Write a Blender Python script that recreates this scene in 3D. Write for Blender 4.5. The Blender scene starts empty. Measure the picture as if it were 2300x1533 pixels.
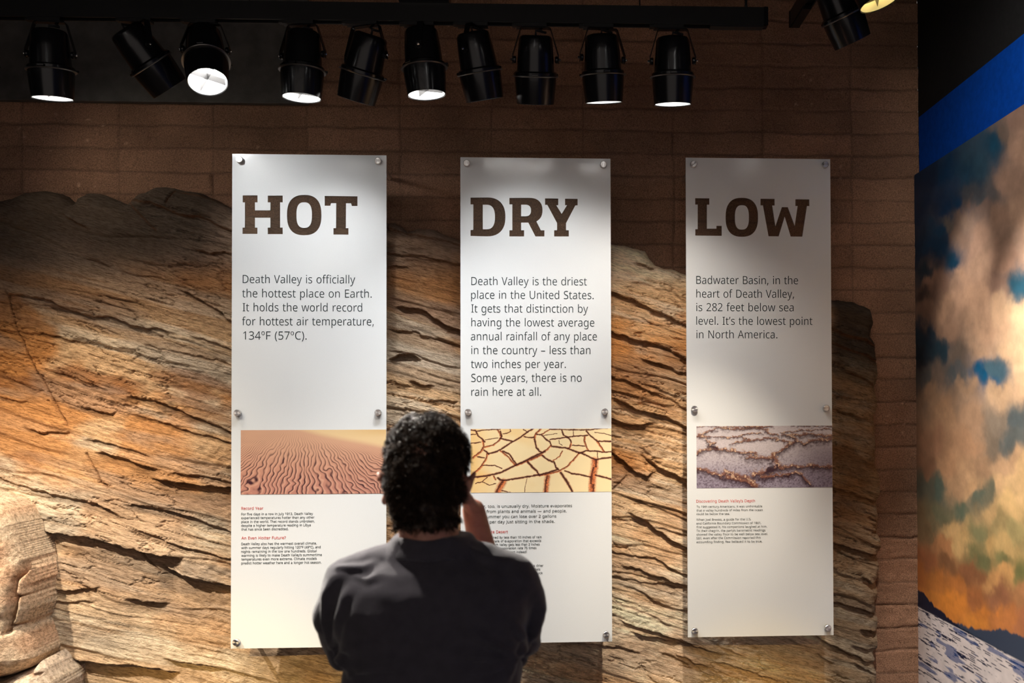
import bpy, bmesh, math, random, os
import numpy as np
from mathutils import Vector, Matrix

random.seed(7)
sc = bpy.context.scene
COL = sc.collection

# ---------------------------------------------------------------- camera
F, W, H = 2236.0, 2300.0, 1533.0
YAW, PITCH, ROLL, SX, SY, CD, EYE = 0.05299, 0.01699, -0.00322, 198.92, 121.34, 4.4367, 1.72
_cy, _sy, _cp, _sp = math.cos(YAW), math.sin(YAW), math.cos(PITCH), math.sin(PITCH)
FWD = Vector((_sy * _cp, _cy * _cp, _sp))
_r = Vector((_cy, -_sy, 0)); _u = _r.cross(FWD)
RGT = _r * math.cos(ROLL) + _u * math.sin(ROLL)
UPV = -_r * math.sin(ROLL) + _u * math.cos(ROLL)
CAM = Vector((0, -CD, EYE))
cd = bpy.data.cameras.new('camera'); cam = bpy.data.objects.new('camera', cd); COL.objects.link(cam)
cd.sensor_fit = 'HORIZONTAL'; cd.sensor_width = 36.0; cd.lens = 36.0 * F / W
cd.shift_x = -SX / W; cd.shift_y = SY / W; cd.clip_start = 0.05
cam.matrix_world = Matrix(((RGT.x, UPV.x, -FWD.x, CAM.x), (RGT.y, UPV.y, -FWD.y, CAM.y), (RGT.z, UPV.z, -FWD.z, CAM.z), (0, 0, 0, 1)))
cd.dof.use_dof = True; cd.dof.focus_distance = 4.22; cd.dof.aperture_fstop = 3.4
sc.camera = cam

# ---------------------------------------------------------------- world, view
wd = bpy.data.worlds.new('world'); sc.world = wd; wd.use_nodes = True
wd.node_tree.nodes['Background'].inputs[0].default_value = (0.84, 0.735, 0.68, 1)
wd.node_tree.nodes['Background'].inputs[1].default_value = 0.60
vs = sc.view_settings
vs.view_transform = 'Standard'; vs.look = 'None'; vs.gamma = 1.0; vs.use_curve_mapping = False
vs.exposure = 0.0
sc.cycles.max_bounces = 6; sc.cycles.diffuse_bounces = 3; sc.cycles.glossy_bounces = 3; sc.cycles.transmission_bounces = 2; sc.cycles.transparent_max_bounces = 6
sc.cycles.caustics_reflective = False; sc.cycles.caustics_refractive = False
# strength of the lamps (watts) and their colours; the lamps themselves are built further down
WARM = (1.0, 0.93, 0.84); COOL = (0.98, 1.0, 1.02); AMBER = (1.0, 0.66, 0.22); ROCKLIGHT = (1.0, 0.87, 0.70)

# ---------------------------------------------------------------- helpers
def at(px, py, Y):
    """point on the plane y = Y that the camera sees at a pixel of the 2300 x 1533 frame"""
    d = FWD * F + RGT * (px - 1150 - SX) - UPV * (py - 766.5 - SY)
    return CAM + d * ((Y + CD) / d.y)
def to_px(X, Y, Z):
    dx, dy, dz = X - CAM.x, Y - CAM.y, Z - CAM.z
    z = dx * FWD.x + dy * FWD.y + dz * FWD.z
    return (1150 + SX + F * (dx * RGT.x + dy * RGT.y + dz * RGT.z) / z, 766.5 + SY - F * (dx * UPV.x + dy * UPV.y + dz * UPV.z) / z)
def lin(c):
    c = np.asarray(c, float) / 255.0
    return np.where(c <= 0.04045, c / 12.92, ((c + 0.055) / 1.055) ** 2.4)
def L3(r, g, b): return tuple(lin((r, g, b)))

def _hash(ix, iy, seed):
    h = (ix.astype(np.int64) * 374761393 + iy.astype(np.int64) * 668265263 + seed * 1442695041) & 0xffffffff
    h = ((h ^ (h >> 13)) * 1274126177) & 0xffffffff
    return ((h ^ (h >> 16)) & 0xffff) / 65535.0
def vn(x, y, seed=0):
    x, y = np.asarray(x, float), np.asarray(y, float)
    ix, iy = np.floor(x), np.floor(y); fx, fy = x - ix, y - iy
    fx = fx * fx * fx * (fx * (fx * 6 - 15) + 10); fy = fy * fy * fy * (fy * (fy * 6 - 15) + 10)
    a, b = _hash(ix, iy, seed), _hash(ix + 1, iy, seed); c, d = _hash(ix, iy + 1, seed), _hash(ix + 1, iy + 1, seed)
    return (a + (b - a) * fx) * (1 - fy) + (c + (d - c) * fx) * fy
def fbm(x, y, o=4, seed=0, g=0.5):
    s = 0; a = 1.0; t = 0
    for k in range(o):
        s = s + a * vn(x * 2 ** k + 17.3 * k, y * 2 ** k - 9.1 * k, seed + k); t += a; a *= g
    return s / t
def sstep(a, b, x):
    t = np.clip((x - a) / (b - a), 0, 1); return t * t * (3 - 2 * t)

def tag(o, label=None, cat=None, group=None, kind=None):
    if label: o['label'] = label
    if cat: o['category'] = cat
    if group: o['group'] = group
    if kind: o['kind'] = kind
    return o
def link(name, me, m=None, parent=None, loc=None):
    o = bpy.data.objects.new(name, me); COL.objects.link(o)
    if m is not None and me is not None: me.materials.clear(); me.materials.append(m)
    if loc is not None: o.location = loc
    if parent is not None: o.parent = parent
    return o
def empty(name, loc, label, cat, group=None):
    o = bpy.data.objects.new(name, None); COL.objects.link(o); o.location = loc; o.empty_display_size = 0.05
    return tag(o, label, cat, group)
def from_bm(bm, smooth=False, ang=None):
    me = bpy.data.meshes.new('mesh'); bmesh.ops.recalc_face_normals(bm, faces=bm.faces); bm.to_mesh(me); bm.free()
    if smooth: shade(me, ang)
    return me
def shade(me, ang=None):
    me.polygons.foreach_set('use_smooth', [True] * len(me.polygons))
    if ang is not None:
        me.set_sharp_from_angle(angle=math.radians(ang))
def box(bm, x0, x1, y0, y1, z0, z1, M=None):
    v = [bm.verts.new((x, y, z)) for x in (x0, x1) for y in (y0, y1) for z in (z0, z1)]
    for f in ((0, 1, 3, 2), (4, 6, 7, 5), (0, 4, 5, 1), (2, 3, 7, 6), (0, 2, 6, 4), (1, 5, 7, 3)): bm.faces.new([v[i] for i in f])
    if M is not None:
        for q in v: q.co = M @ q.co
    return v
def box_mesh(x0, x1, y0, y1, z0, z1, bev=0.0):
    bm = bmesh.new(); box(bm, x0, x1, y0, y1, z0, z1)
    if bev: bmesh.ops.bevel(bm, geom=bm.edges[:], offset=bev, segments=2, affect='EDGES', profile=0.6)
    return from_bm(bm)
def lathe(bm, prof, seg=48, M=None, closed=False):
    """profile of (radius, height) turned about z"""
    rings = []
    for r, z in prof:
        if r < 1e-6: rings.append([bm.verts.new((0, 0, z))])
        else: rings.append([bm.verts.new((r * math.cos(2 * math.pi * i / seg), r * math.sin(2 * math.pi * i / seg), z)) for i in range(seg)])
    prs = list(zip(rings, rings[1:])) + ([(rings[-1], rings[0])] if closed else [])
    for a, b in prs:
        for i in range(seg):
            j = (i + 1) % seg
            if len(a) == 1 and len(b) == 1: continue
            if len(a) == 1: bm.faces.new((a[0], b[i], b[j]))
            elif len(b) == 1: bm.faces.new((a[i], b[0], a[j]))
            else: bm.faces.new((a[i], b[i], b[j], a[j]))
    if M is not None:
        for r in rings:
            for v in r: v.co = M @ v.co
def frames(pts):
    out = []; n = len(pts)
    up = None
    for i in range(n):
        t = (pts[min(i + 1, n - 1)] - pts[max(i - 1, 0)]).normalized()
        if up is None:
            up = Vector((0, 0, 1)) if abs(t.z) < 0.9 else Vector((0, 1, 0))
        s = t.cross(up).normalized(); up = s.cross(t).normalized()
        out.append((s, up))
    return out
def tube(bm, pts, rad, seg=12, flat=1.0):
    pts = [Vector(p) for p in pts]
    if not hasattr(rad, '__len__'): rad = [rad] * len(pts)
    fr = frames(pts); rings = []
    for p, r, (s, u) in zip(pts, rad, fr):
        rings.append([bm.verts.new(p + s * (r * math.cos(2 * math.pi * k / seg)) + u * (r * flat * math.sin(2 * math.pi * k / seg))) for k in range(seg)])
    for a, b in zip(rings, rings[1:]):
        for k in range(seg):
            bm.faces.new((a[k], a[(k + 1) % seg], b[(k + 1) % seg], b[k]))
    bm.faces.new(rings[0][::-1]); bm.faces.new(rings[-1])
def strap(bm, pts, wdir, w, t):
    """flat metal strap along pts, wide along wdir"""
    pts = [Vector(p) for p in pts]; wdir = Vector(wdir).normalized(); rings = []
    for i, p in enumerate(pts):
        d = (pts[min(i + 1, len(pts) - 1)] - pts[max(i - 1, 0)]).normalized(); n = d.cross(wdir).normalized()
        rings.append([bm.verts.new(p + wdir * a * w / 2 + n * b * t / 2) for a, b in ((-1, -1), (1, -1), (1, 1), (-1, 1))])
    for a, b in zip(rings, rings[1:]):
        for k in range(4): bm.faces.new((a[k], a[(k + 1) % 4], b[(k + 1) % 4], b[k]))
    bm.faces.new(rings[0][::-1]); bm.faces.new(rings[-1])
def np_mesh(V, faces):
    me = bpy.data.meshes.new('mesh'); V = np.asarray(V, np.float32); faces = np.asarray(faces, np.int32)
    n, k = faces.shape
    me.vertices.add(len(V)); me.vertices.foreach_set('co', V.ravel())
    me.loops.add(n * k); me.loops.foreach_set('vertex_index', faces.ravel())
    me.polygons.add(n); me.polygons.foreach_set('loop_start', np.arange(0, n * k, k, dtype=np.int32))
    me.update(calc_edges=True); me.validate()
    return me
def grid_faces(nx, nz):
    i = np.arange(nx - 1)[None, :] + np.arange(nz - 1)[:, None] * nx
    return np.stack([i, i + 1, i + nx + 1, i + nx], -1).reshape(-1, 4)
def add_colour(me, rgb, name='tint'):
    a = me.color_attributes.new(name, 'FLOAT_COLOR', 'POINT')
    c = np.ones((len(me.vertices), 4), np.float32); c[:, :3] = rgb
    a.data.foreach_set('color', c.ravel())

# ---------------------------------------------------------------- materials
class N:
    def __init__(s, name):
        s.m = bpy.data.materials.new(name); s.m.use_nodes = True; s.t = s.m.node_tree; s.t.nodes.clear()
        s.out = s.n('OutputMaterial')
    def n(s, typ, **kw):
        o = s.t.nodes.new('ShaderNode' + typ)
        for k, v in kw.items():
            if k[0] == '_': o.inputs[k[1:].replace('_', ' ')].default_value = v
            else: setattr(o, k, v)
        return o
    def l(s, a, b): s.t.links.new(a, b)
    def surf(s, a): s.l(a, s.out.inputs['Surface'])
    def noise(s, scale, detail=4, coord='Object', stretch=None, rough=0.55):
        tc = s.n('TexCoord'); no = s.n('TexNoise'); no.inputs['Scale'].default_value = scale; no.inputs['Detail'].default_value = detail
        no.inputs['Roughness'].default_value = rough
        if stretch:
            mp = s.n('Mapping', vector_type='TEXTURE'); mp.inputs['Scale'].default_value = tuple(1 / q for q in stretch[:3])
            if len(stretch) > 3: mp.inputs['Rotation'].default_value = stretch[3]
            s.l(tc.outputs[coord], mp.inputs[0]); s.l(mp.outputs[0], no.inputs['Vector'])
        else: s.l(tc.outputs[coord], no.inputs['Vector'])
        return no.outputs['Fac']
    def ramp(s, fac, stops):
        r = s.n('ValToRGB'); e = r.color_ramp.elements
        while len(e) < len(stops): e.new(0.5)
        for q, (p, c) in zip(e, stops):
            q.position = p; q.color = (*c, 1) if len(c) == 3 else c
        s.l(fac, r.inputs[0]); return r.outputs[0]
    def bump(s, h, dist, strength=1.0, nrm=None):
        b = s.n('Bump'); b.inputs['Distance'].default_value = dist; b.inputs['Strength'].default_value = strength
        s.l(h, b.inputs['Height'])
        if nrm is not None: s.l(nrm, b.inputs['Normal'])
        return b.outputs[0]
def mat(name, col, rough=0.5, metal=0.0, var=0.1, vscale=20, bump=0.0, bscale=120, spec=0.5, coat=0.0, emit=None):
    k = N(name); p = k.n('BsdfPrincipled')
    f = k.noise(vscale)
    a = tuple(max(0, c * (1 - var)) for c in col); b = tuple(min(1, c * (1 + var)) for c in col)
    k.l(k.ramp(f, [(0.3, a), (0.7, b)]), p.inputs['Base Color'])
    p.inputs['Roughness'].default_value = rough; p.inputs['Metallic'].default_value = metal
    p.inputs['Specular IOR Level'].default_value = spec; p.inputs['Coat Weight'].default_value = coat
    if bump: k.l(k.bump(k.noise(bscale), bump), p.inputs['Normal'])
    if emit: p.inputs['Emission Color'].default_value = (*emit[0], 1); p.inputs['Emission Strength'].default_value = emit[1]
    k.surf(p.outputs[0]); return k.m
def print_mat(name, rough=0.4, spec=0.3):
    """printed picture: the inks are stored per vertex"""
    k = N(name); p = k.n('BsdfPrincipled'); a = k.n('Attribute', attribute_name='tint')
    k.l(a.outputs['Color'], p.inputs['Base Color']); p.inputs['Roughness'].default_value = rough; p.inputs['Specular IOR Level'].default_value = spec
    k.surf(p.outputs[0]); return k.m

# outlines of the letters of the small text: advance, then closed contours in 1/1000 of the type size
GLYPHS = r"""
!216:131,161 85,161 65,573 151,573;58,43 59,61 64,75 72,85 83,92 94,96 107,97 120,96 132,92 142,85 151,75 156,61 157,43 156,26 151,12 142,2 132,-6 120,-10 107,-11 94,-10 83,-6 72,2 64,12 59,26
(241:32,220 33,263 38,306 45,348 54,389 67,429 83,468 103,504 125,540 150,573 217,573 182,521 154,465 132,407 116,346 107,284 103,221 105,179 109,139 116,98 126,58 139,19 154,-20 172,-57 192,-92 216,-127 150,-127 125,-94 103,-60 83,-24 67,14 54,53 45,94 38,135 33,177
)241:209,220 207,177 203,135 196,94 186,53 173,14 158,-24 139,-60 116,-94 91,-127 25,-127 48,-92 69,-57 87,-20 102,19 114,58 124,98 131,139 136,179 137,221 136,263 131,304 124,346 114,386 102,426 87,465 69,503 48,539 24,573 91,573 116,540 139,504 158,468 173,429 186,389 196,348 203,306 207,263
,215:154,84 136,23 111,-42 85,-103 33,-103 49,-38 63,31 73,93 148,93
.215:58,43 59,61 64,75 72,85 82,92 94,96 107,97 120,96 132,92 142,85 151,75 156,61 157,43 156,26 151,12 142,2 132,-6 120,-10 107,-11 94,-10 82,-6 72,2 64,12 59,26
0459:419,287 418,242 415,201 409,163 401,128 390,97 376,70 359,47 339,27 316,12 290,1 261,-6 229,-8 188,-4 153,8 122,27 97,54 76,88 60,129 48,176 42,229 39,287 41,346 48,399 58,446 73,486 93,520 119,547 149,566 186,578 229,581 269,578 304,566 335,547 361,520 382,486 399,446 410,399 417,346;110,287 111,238 115,194 121,156 131,125 143,98 159,78 178,64 202,55 229,52 256,55 279,64 298,78 314,98 326,124 336,156 343,194 347,238 348,287 347,336 343,380 336,417 326,449 314,475 298,495 279,510 256,518 229,521 202,518 178,510 159,495 143,475 131,449 121,417 115,380 111,336
1459:285,0 216,0 216,400 216,439 217,470 219,499 196,477 169,455 108,405 71,452 226,573 285,573
2459:417,0 38,0 38,59 188,210 261,287 280,309 295,331 306,353 315,376 320,399 322,424 318,453 309,477 294,496 273,510 249,518 221,520 194,519 169,514 147,506 126,495 104,482 83,466 45,513 94,548 113,557 132,565 153,572 174,577 197,580 221,581 255,579 285,572 313,562 336,548 356,531 372,510 384,485 391,458 394,428 392,399 386,371 375,344 361,318 344,292 324,267 247,185 128,67 128,64 417,64
3459:395,439 394,414 389,392 381,372 370,355 356,339 340,326 321,316 300,307 277,302 277,298 319,290 353,276 379,255 398,229 409,198 413,163 410,131 403,101 390,74 371,50 348,30 318,14 283,2 241,-6 193,-8 164,-7 136,-5 110,-1 85,5 60,13 36,23 36,89 61,78 87,69 114,61 141,56 168,52 194,51 241,55 278,65 305,81 324,104 335,132 339,164 337,187 331,206 320,223 306,236 288,247 265,255 240,261 211,264 179,265 123,265 123,326 180,326 209,327 236,332 259,339 278,350 294,362 307,377 316,394 321,413 323,434 320,460 311,481 295,498 274,511 249,519 219,521 199,521 181,519 164,515 117,498 75,473 39,521 61,537 87,550 115,563 147,573 181,579 218,581 273,576 317,563 352,540 376,511 390,477
4459:443,130 359,130 359,0 291,0 291,130 17,130 17,190 286,576 359,576 359,193 443,193;291,374 291,412 293,444 294,474 295,500 292,500 276,468 257,438 86,193 291,193
5459:221,351 258,349 292,342 322,331 349,316 371,297 389,274 402,247 410,217 413,183 410,145 402,111 387,81 368,54 343,32 314,15 280,2 242,-5 199,-8 170,-7 142,-4 116,0 91,6 70,14 51,23 51,90 71,79 95,70 121,62 148,57 174,53 200,52 227,54 252,58 274,65 293,76 310,89 323,106 333,126 339,149 341,176 337,210 325,239 306,262 279,279 243,289 197,292 146,288 99,280 64,302 86,573 373,573 373,508 146,508 132,342 169,348
6459:44,245 45,278 47,310 51,342 57,374 64,404 75,433 87,461 103,486 121,510 143,530 168,548 196,562 228,572 265,578 306,581 344,579 377,573 377,513 344,520 308,523 273,521 242,515 216,504 193,491 173,474 158,454 145,431 134,407 127,380 121,352 117,322 115,291 119,291 128,303 138,315 150,326 163,335 178,343 194,350 213,355 233,357 255,358 287,356 316,349 342,338 365,322 384,303 400,279 412,251 419,220 421,184 419,147 411,112 399,82 382,55 361,33 336,15 307,2 275,-5 239,-8 212,-6 187,-1 163,7 140,19 119,35 101,54 84,76 70,103 59,133 51,166 46,204;238,51 270,55 297,66 320,84 337,109 348,143 351,184 348,218 339,247 324,271 302,289 274,300 241,303 217,301 195,296 175,287 157,276 143,263 131,248 122,232 117,215 115,198 116,181 119,163 123,146 129,129 137,114 146,99 158,85 170,74 185,64 201,57 219,53
7459:109,0 344,508 35,508 35,573 419,573 419,518 187,0
8459:229,581 261,579 291,574 318,565 341,553 362,538 378,519 390,497 398,472 400,443 399,421 394,401 385,383 374,367 361,352 346,338 329,325 310,314 291,303 314,291 335,279 355,265 373,250 389,234 401,216 411,196 417,173 419,148 416,118 408,90 395,65 378,44 356,26 330,11 300,1 267,-6 231,-8 192,-6 157,0 126,10 100,24 78,42 61,63 49,87 42,115 39,146 41,171 47,194 56,214 68,232 82,249 99,264 118,277 138,289 158,299 140,310 123,322 107,336 93,350 81,366 71,383 64,401 59,422 58,444 60,472 68,497 80,518 97,537 117,552 141,565 168,573 197,579;108,145 112,119 121,96 138,76 161,60 192,51 229,48 265,51 295,60 319,76 336,96 346,120 350,148 348,166 343,182 335,197 324,211 310,223 293,235 274,246 253,256 229,265 217,270 194,260 174,249 157,237 142,225 130,212 121,197 114,182 110,164;228,524 200,521 176,514 155,502 139,486 130,466 127,441 128,422 133,406 141,391 151,379 164,367 179,357 232,330 282,357 296,367 307,379 317,392 325,406 329,423 330,441 327,466 318,486 302,502 282,514 257,521
9459:417,328 416,295 414,263 410,231 405,199 397,168 387,139 374,112 358,86 340,63 318,42 293,25 265,11 232,0 195,-6 154,-8 117,-6 82,0 82,60 115,53 152,50 188,52 218,58 245,68 268,82 287,99 303,118 316,141 327,165 334,192 340,221 344,250 346,281 341,281 332,269 322,258 310,247 297,238 282,230 266,223 247,218 227,215 204,214 173,216 144,223 118,235 95,250 76,270 61,294 49,321 42,352 40,387 43,426 50,460 63,491 80,517 101,540 127,557 156,570 188,578 223,581 250,579 275,574 299,565 322,553 342,537 361,518 377,495 391,469 402,439 410,406 415,369;223,521 192,518 165,507 142,488 124,463 113,429 110,388 113,354 122,325 137,301 158,284 186,273 220,269 244,271 266,276 286,285 304,296 318,310 330,325 339,341 344,358 346,374 345,392 342,409 338,426 332,443 324,459 315,474 304,487 291,499 277,508 260,516 242,520
?348:112,183 113,202 115,220 118,235 123,250 130,264 139,277 150,291 164,305 180,319 228,363 239,375 247,386 253,398 257,410 259,423 260,439 257,462 249,482 235,498 216,510 192,517 163,519 138,518 114,514 93,509 34,485 10,541 32,552 55,561 81,569 108,576 137,579 168,581 215,576 254,564 285,543 309,515 323,481 327,440 326,417 322,397 316,379 307,363 296,347 283,332 233,287 192,248 184,237 177,226 173,215 168,175 168,161 112,161;94,43 95,61 100,75 108,85 118,92 130,96 144,97 156,96 168,92 178,85 186,75 191,61 192,43 191,26 186,12 178,2 168,-6 156,-10 144,-11 130,-10 118,-6 108,2 100,12 95,26
A512:437,0 368,177 141,177 73,0 0,0 224,575 289,575 512,0;282,415 274,438 263,473 255,500 247,468 238,438 230,415 165,241 346,241
B521:241,573 307,569 361,558 404,541 434,515 453,478 459,431 457,409 453,389 446,371 437,354 424,340 409,328 392,317 372,309 350,304 350,300 373,295 395,288 415,279 433,267 448,253 461,236 470,215 476,191 478,163 475,130 467,100 454,74 436,52 413,33 385,19 354,8 318,2 279,0 78,0 78,573;256,329 300,331 334,339 357,352 372,371 381,394 384,423 380,451 369,474 351,490 324,502 289,509 245,511 150,511 150,329;150,269 150,61 265,61 311,64 346,74 371,91 388,112 398,138 401,168 399,188 395,205 388,221 377,235 362,247 344,256 321,263 293,267 260,269
C507:323,517 294,516 266,510 241,502 217,490 196,474 178,456 162,434 149,410 139,383 131,353 127,321 125,286 128,241 135,200 147,164 164,132 186,105 213,83 244,68 281,58 322,55 347,56 371,58 394,62 460,78 460,15 438,8 416,2 393,-2 369,-6 342,-7 312,-8 257,-4 208,8 166,28 130,56 101,90 78,131 62,178 52,230 49,287 51,329 57,369 67,406 81,440 99,471 120,499 145,523 174,543 206,559 242,571 281,578 324,581 353,580 381,577 409,572 435,565 460,557 482,547 453,486 394,508 372,513 348,516
D585:536,292 533,231 521,177 501,131 474,91 439,58 399,33 351,15 297,4 237,0 78,0 78,573 254,573 309,569 359,558 404,540 443,516 476,484 502,446 521,401 533,350;460,289 457,337 449,379 435,415 416,444 391,469 361,487 327,500 287,508 244,511 150,511 150,62 228,62 299,68 357,87 402,119 434,164 454,220
E446:398,0 78,0 78,573 398,573 398,509 150,509 150,330 383,330 383,268 150,268 150,63 398,63
F416:150,0 78,0 78,573 398,573 398,509 150,509 150,306 383,306 383,243 150,243
G584:326,302 524,302 524,22 493,12 462,5 431,-1 398,-5 362,-7 323,-8 267,-4 217,8 173,28 136,55 105,89 81,130 63,176 52,229 49,286 53,343 65,395 84,442 111,482 145,517 186,544 233,564 286,577 346,581 377,580 407,577 437,572 465,565 491,557 516,547 489,484 468,493 445,501 421,508 395,513 369,516 342,517 298,514 259,505 225,489 195,468 170,441 150,409 136,373 127,332 124,286 127,243 134,202 146,166 164,133 187,106 216,84 251,68 292,58 340,55 404,59 452,68 452,238 326,238
H594:516,0 443,0 443,267 150,267 150,0 78,0 78,573 150,573 150,330 443,330 443,573 516,573
I272:239,0 32,0 32,42 99,57 99,515 32,531 32,573 239,573 239,531 172,515 172,57 239,42
J219:-3,-152 -37,-150 -63,-142 -63,-81 -35,-87 -5,-89 8,-88 21,-85 33,-81 45,-74 54,-65 63,-53 69,-38 73,-19 74,3 74,573 146,573 146,9 144,-26 138,-56 128,-82 114,-104 96,-122 75,-135 52,-145 25,-150
L420:78,0 78,573 150,573 150,64 400,64 400,0
M727:330,0 142,502 139,502 142,461 144,407 144,347 144,0 78,0 78,573 184,573 361,103 364,103 544,573 650,573 650,0 578,0 578,352 579,408 581,460 584,501 581,501 390,0
N609:532,0 447,0 141,476 138,476 141,432 143,378 144,320 144,0 78,0 78,573 161,573 467,99 470,99 468,137 466,193 464,249 464,573 532,573
R499:236,573 281,571 320,565 353,555 381,540 404,522 422,500 434,474 442,444 444,410 442,381 437,356 427,334 415,315 401,298 385,285 367,274 349,264 330,257 487,0 403,0 264,237 150,237 150,0 78,0 78,573;232,510 150,510 150,298 236,298 278,301 312,310 338,325 355,347 366,374 370,407 368,430 363,450 355,467 343,480 328,491 310,500 287,505 261,509
S440:403,153 400,121 392,92 378,66 359,44 335,26 307,11 274,1 238,-6 198,-8 137,-5 83,4 41,19 41,88 62,80 86,72 113,65 142,59 171,56 201,55 228,56 252,60 273,66 290,74 305,85 316,98 324,113 329,129 330,147 329,164 325,180 318,194 308,207 295,218 277,230 255,241 228,252 196,265 131,294 114,305 98,317 85,330 74,344 65,359 57,375 52,393 49,413 48,435 51,464 58,490 71,513 89,533 110,550 136,563 165,573 197,579 231,581 262,580 290,577 318,572 343,565 367,558 389,549 366,487 302,508 278,513 254,516 229,517 207,516 187,513 169,507 155,499 142,489 133,478 126,464 122,450 121,434 122,416 126,400 133,386 143,373 156,362 172,351 193,341 217,330 246,318 278,306 307,293 332,279 353,264 371,247 385,228 395,206 401,181
T446:259,0 187,0 187,509 8,509 8,573 437,573 437,509 259,509
U586:513,202 511,164 503,128 489,95 470,65 446,40 416,20 380,4 338,-5 290,-8 225,-2 171,18 128,50 97,93 78,144 72,204 72,573 144,573 144,201 148,158 161,122 182,93 211,72 248,59 294,55 327,57 355,63 379,73 399,88 415,105 427,126 435,149 440,174 442,202 442,573 513,573
V481:481,573 277,0 204,0 0,573 75,573 204,205 220,160 231,119 241,80 250,119 262,161 277,207 405,573
W746:735,573 583,0 510,0 399,375 389,410 380,443 373,471 370,488 367,471 361,443 352,409 342,373 234,0 161,0 10,573 85,573 174,223 183,186 190,151 196,118 201,87 206,119 213,154 222,191 232,227 333,573 407,573 512,225 523,187 532,151 538,117 544,87 550,129 560,175 572,224 660,573
Y454:227,291 376,573 454,573 263,222 263,0 191,0 191,219 0,573 79,573
a450:231,437 279,433 318,422 347,403 368,375 381,338 385,293 385,0 334,0 320,61 317,61 304,46 292,33 279,22 265,13 250,5 234,-1 216,-5 195,-7 172,-8 148,-7 124,-2 103,6 84,16 68,30 55,48 45,68 39,92 37,119 43,159 59,192 87,219 127,238 179,251 243,257 316,259 316,285 313,317 306,342 293,359 275,371 253,378 227,380 205,379 183,376 163,370 106,347 84,400 104,410 126,419 151,426 177,432 204,436;252,208 204,203 167,195 141,182 124,165 113,144 110,119 112,97 120,79 132,66 148,56 167,51 188,49 223,52 253,62 279,79 299,103 311,134 315,172 315,210
b493:139,461 138,410 135,373 139,373 153,390 169,405 189,419 213,429 240,435 272,437 322,431 365,412 401,381 428,338 444,283 449,215 447,168 439,127 427,91 410,61 390,36 365,17 337,3 306,-5 272,-8 240,-6 213,0 189,10 169,24 153,38 139,55 133,55 119,0 68,0 68,609 139,609;260,379 231,377 207,371 188,361 172,348 159,330 150,308 144,282 140,252 139,217 139,214 142,165 150,125 165,93 187,69 219,55 261,51 297,55 325,69 348,93 363,126 373,166 376,216 373,265 363,306 348,338 325,360 296,374
c385:241,-8 204,-5 170,2 139,15 112,34 88,58 69,87 55,123 47,165 44,213 47,262 56,305 71,342 90,372 114,396 142,415 174,428 208,435 245,438 267,437 288,435 309,431 328,426 344,421 358,415 337,356 292,370 244,376 217,374 193,368 172,358 155,343 141,325 131,303 123,277 119,247 117,213 119,181 123,152 131,126 141,104 155,86 172,71 191,61 214,55 240,53 262,54 283,56 302,60 351,78 351,15 336,8 320,3 304,-2 285,-5 264,-7
d493:221,-8 171,-2 128,17 92,48 65,91 49,146 44,214 49,282 66,338 93,381 128,413 171,432 221,438 243,437 262,434 280,429 296,423 310,416 323,407 335,397 345,386 354,374 359,374 356,405 354,438 354,609 425,609 425,0 368,0 358,58 354,58 345,46 335,35 323,24 310,15 296,7 279,1 262,-4 242,-7;232,51 273,55 305,67 328,88 343,117 352,154 355,200 355,213 352,263 343,304 329,336 306,360 274,375 231,379 196,374 168,359 146,334 130,300 120,260 117,213 120,165 130,125 146,93 168,69 197,55
e452:234,438 269,435 301,427 329,414 354,396 374,373 390,346 402,315 409,281 411,244 411,201 117,201 122,157 134,119 154,90 181,69 215,56 254,52 280,53 305,56 327,60 392,82 392,20 370,11 349,4 327,-1 304,-5 279,-7 251,-8 212,-5 176,3 143,17 114,36 90,61 70,91 56,126 47,167 44,212 47,257 55,297 68,333 86,364 108,390 134,411 164,426 198,435;233,380 202,377 175,366 154,348 137,323 125,293 119,257 338,257 336,281 333,302 326,322 318,338 306,353 292,364 276,373 256,378
f276:266,375 158,375 158,0 87,0 87,375 12,375 12,408 87,432 87,457 89,492 95,522 104,547 116,568 132,585 152,597 174,606 199,612 227,613 274,609 310,599 292,544 262,552 228,556 206,553 189,545 175,532 166,513 160,489 158,458 158,430 266,430
g493:221,438 248,436 273,431 297,422 319,409 338,393 355,373 359,373 369,430 425,430 425,-7 423,-46 416,-80 404,-109 388,-135 367,-155 341,-172 310,-183 274,-190 233,-192 202,-192 174,-189 147,-186 122,-180 99,-174 78,-165 78,-100 99,-110 123,-118 149,-125 177,-130 206,-133 237,-134 271,-130 300,-119 324,-101 341,-77 352,-48 355,-13 355,4 356,32 358,57 354,57 338,37 320,21 299,8 275,-1 250,-6 221,-8 170,-2 126,18 91,51 65,95 49,149 44,214 49,278 65,332 91,377 126,411 169,431;230,379 207,376 187,370 169,359 153,344 140,326 130,303 123,277 119,247 117,213 120,165 130,124 146,92 169,68 197,54 232,50 253,51 271,53 288,58 303,65 315,74 326,85 336,98 343,113 349,131 353,151 355,173 356,197 356,214 355,251 350,282 343,309 332,331 319,348 302,362 281,371 257,377
h496:139,431 138,399 135,370 140,370 149,385 161,397 174,407 188,416 204,424 221,429 238,434 255,436 273,437 306,435 335,430 360,421 382,408 399,391 413,370 423,344 429,314 431,280 431,0 361,0 361,275 358,307 351,333 338,353 319,367 295,376 265,379 235,377 210,370 189,360 173,347 160,329 150,308 144,283 140,254 139,222 139,0 68,0 68,609 139,609
i207:139,430 139,0 68,0 68,430;104,591 115,590 124,586 133,580 140,572 144,560 145,546 144,532 140,521 133,512 124,506 115,502 104,501 93,502 83,506 75,512 68,521 64,532 63,546 64,560 68,572 75,580 83,586 93,590
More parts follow.
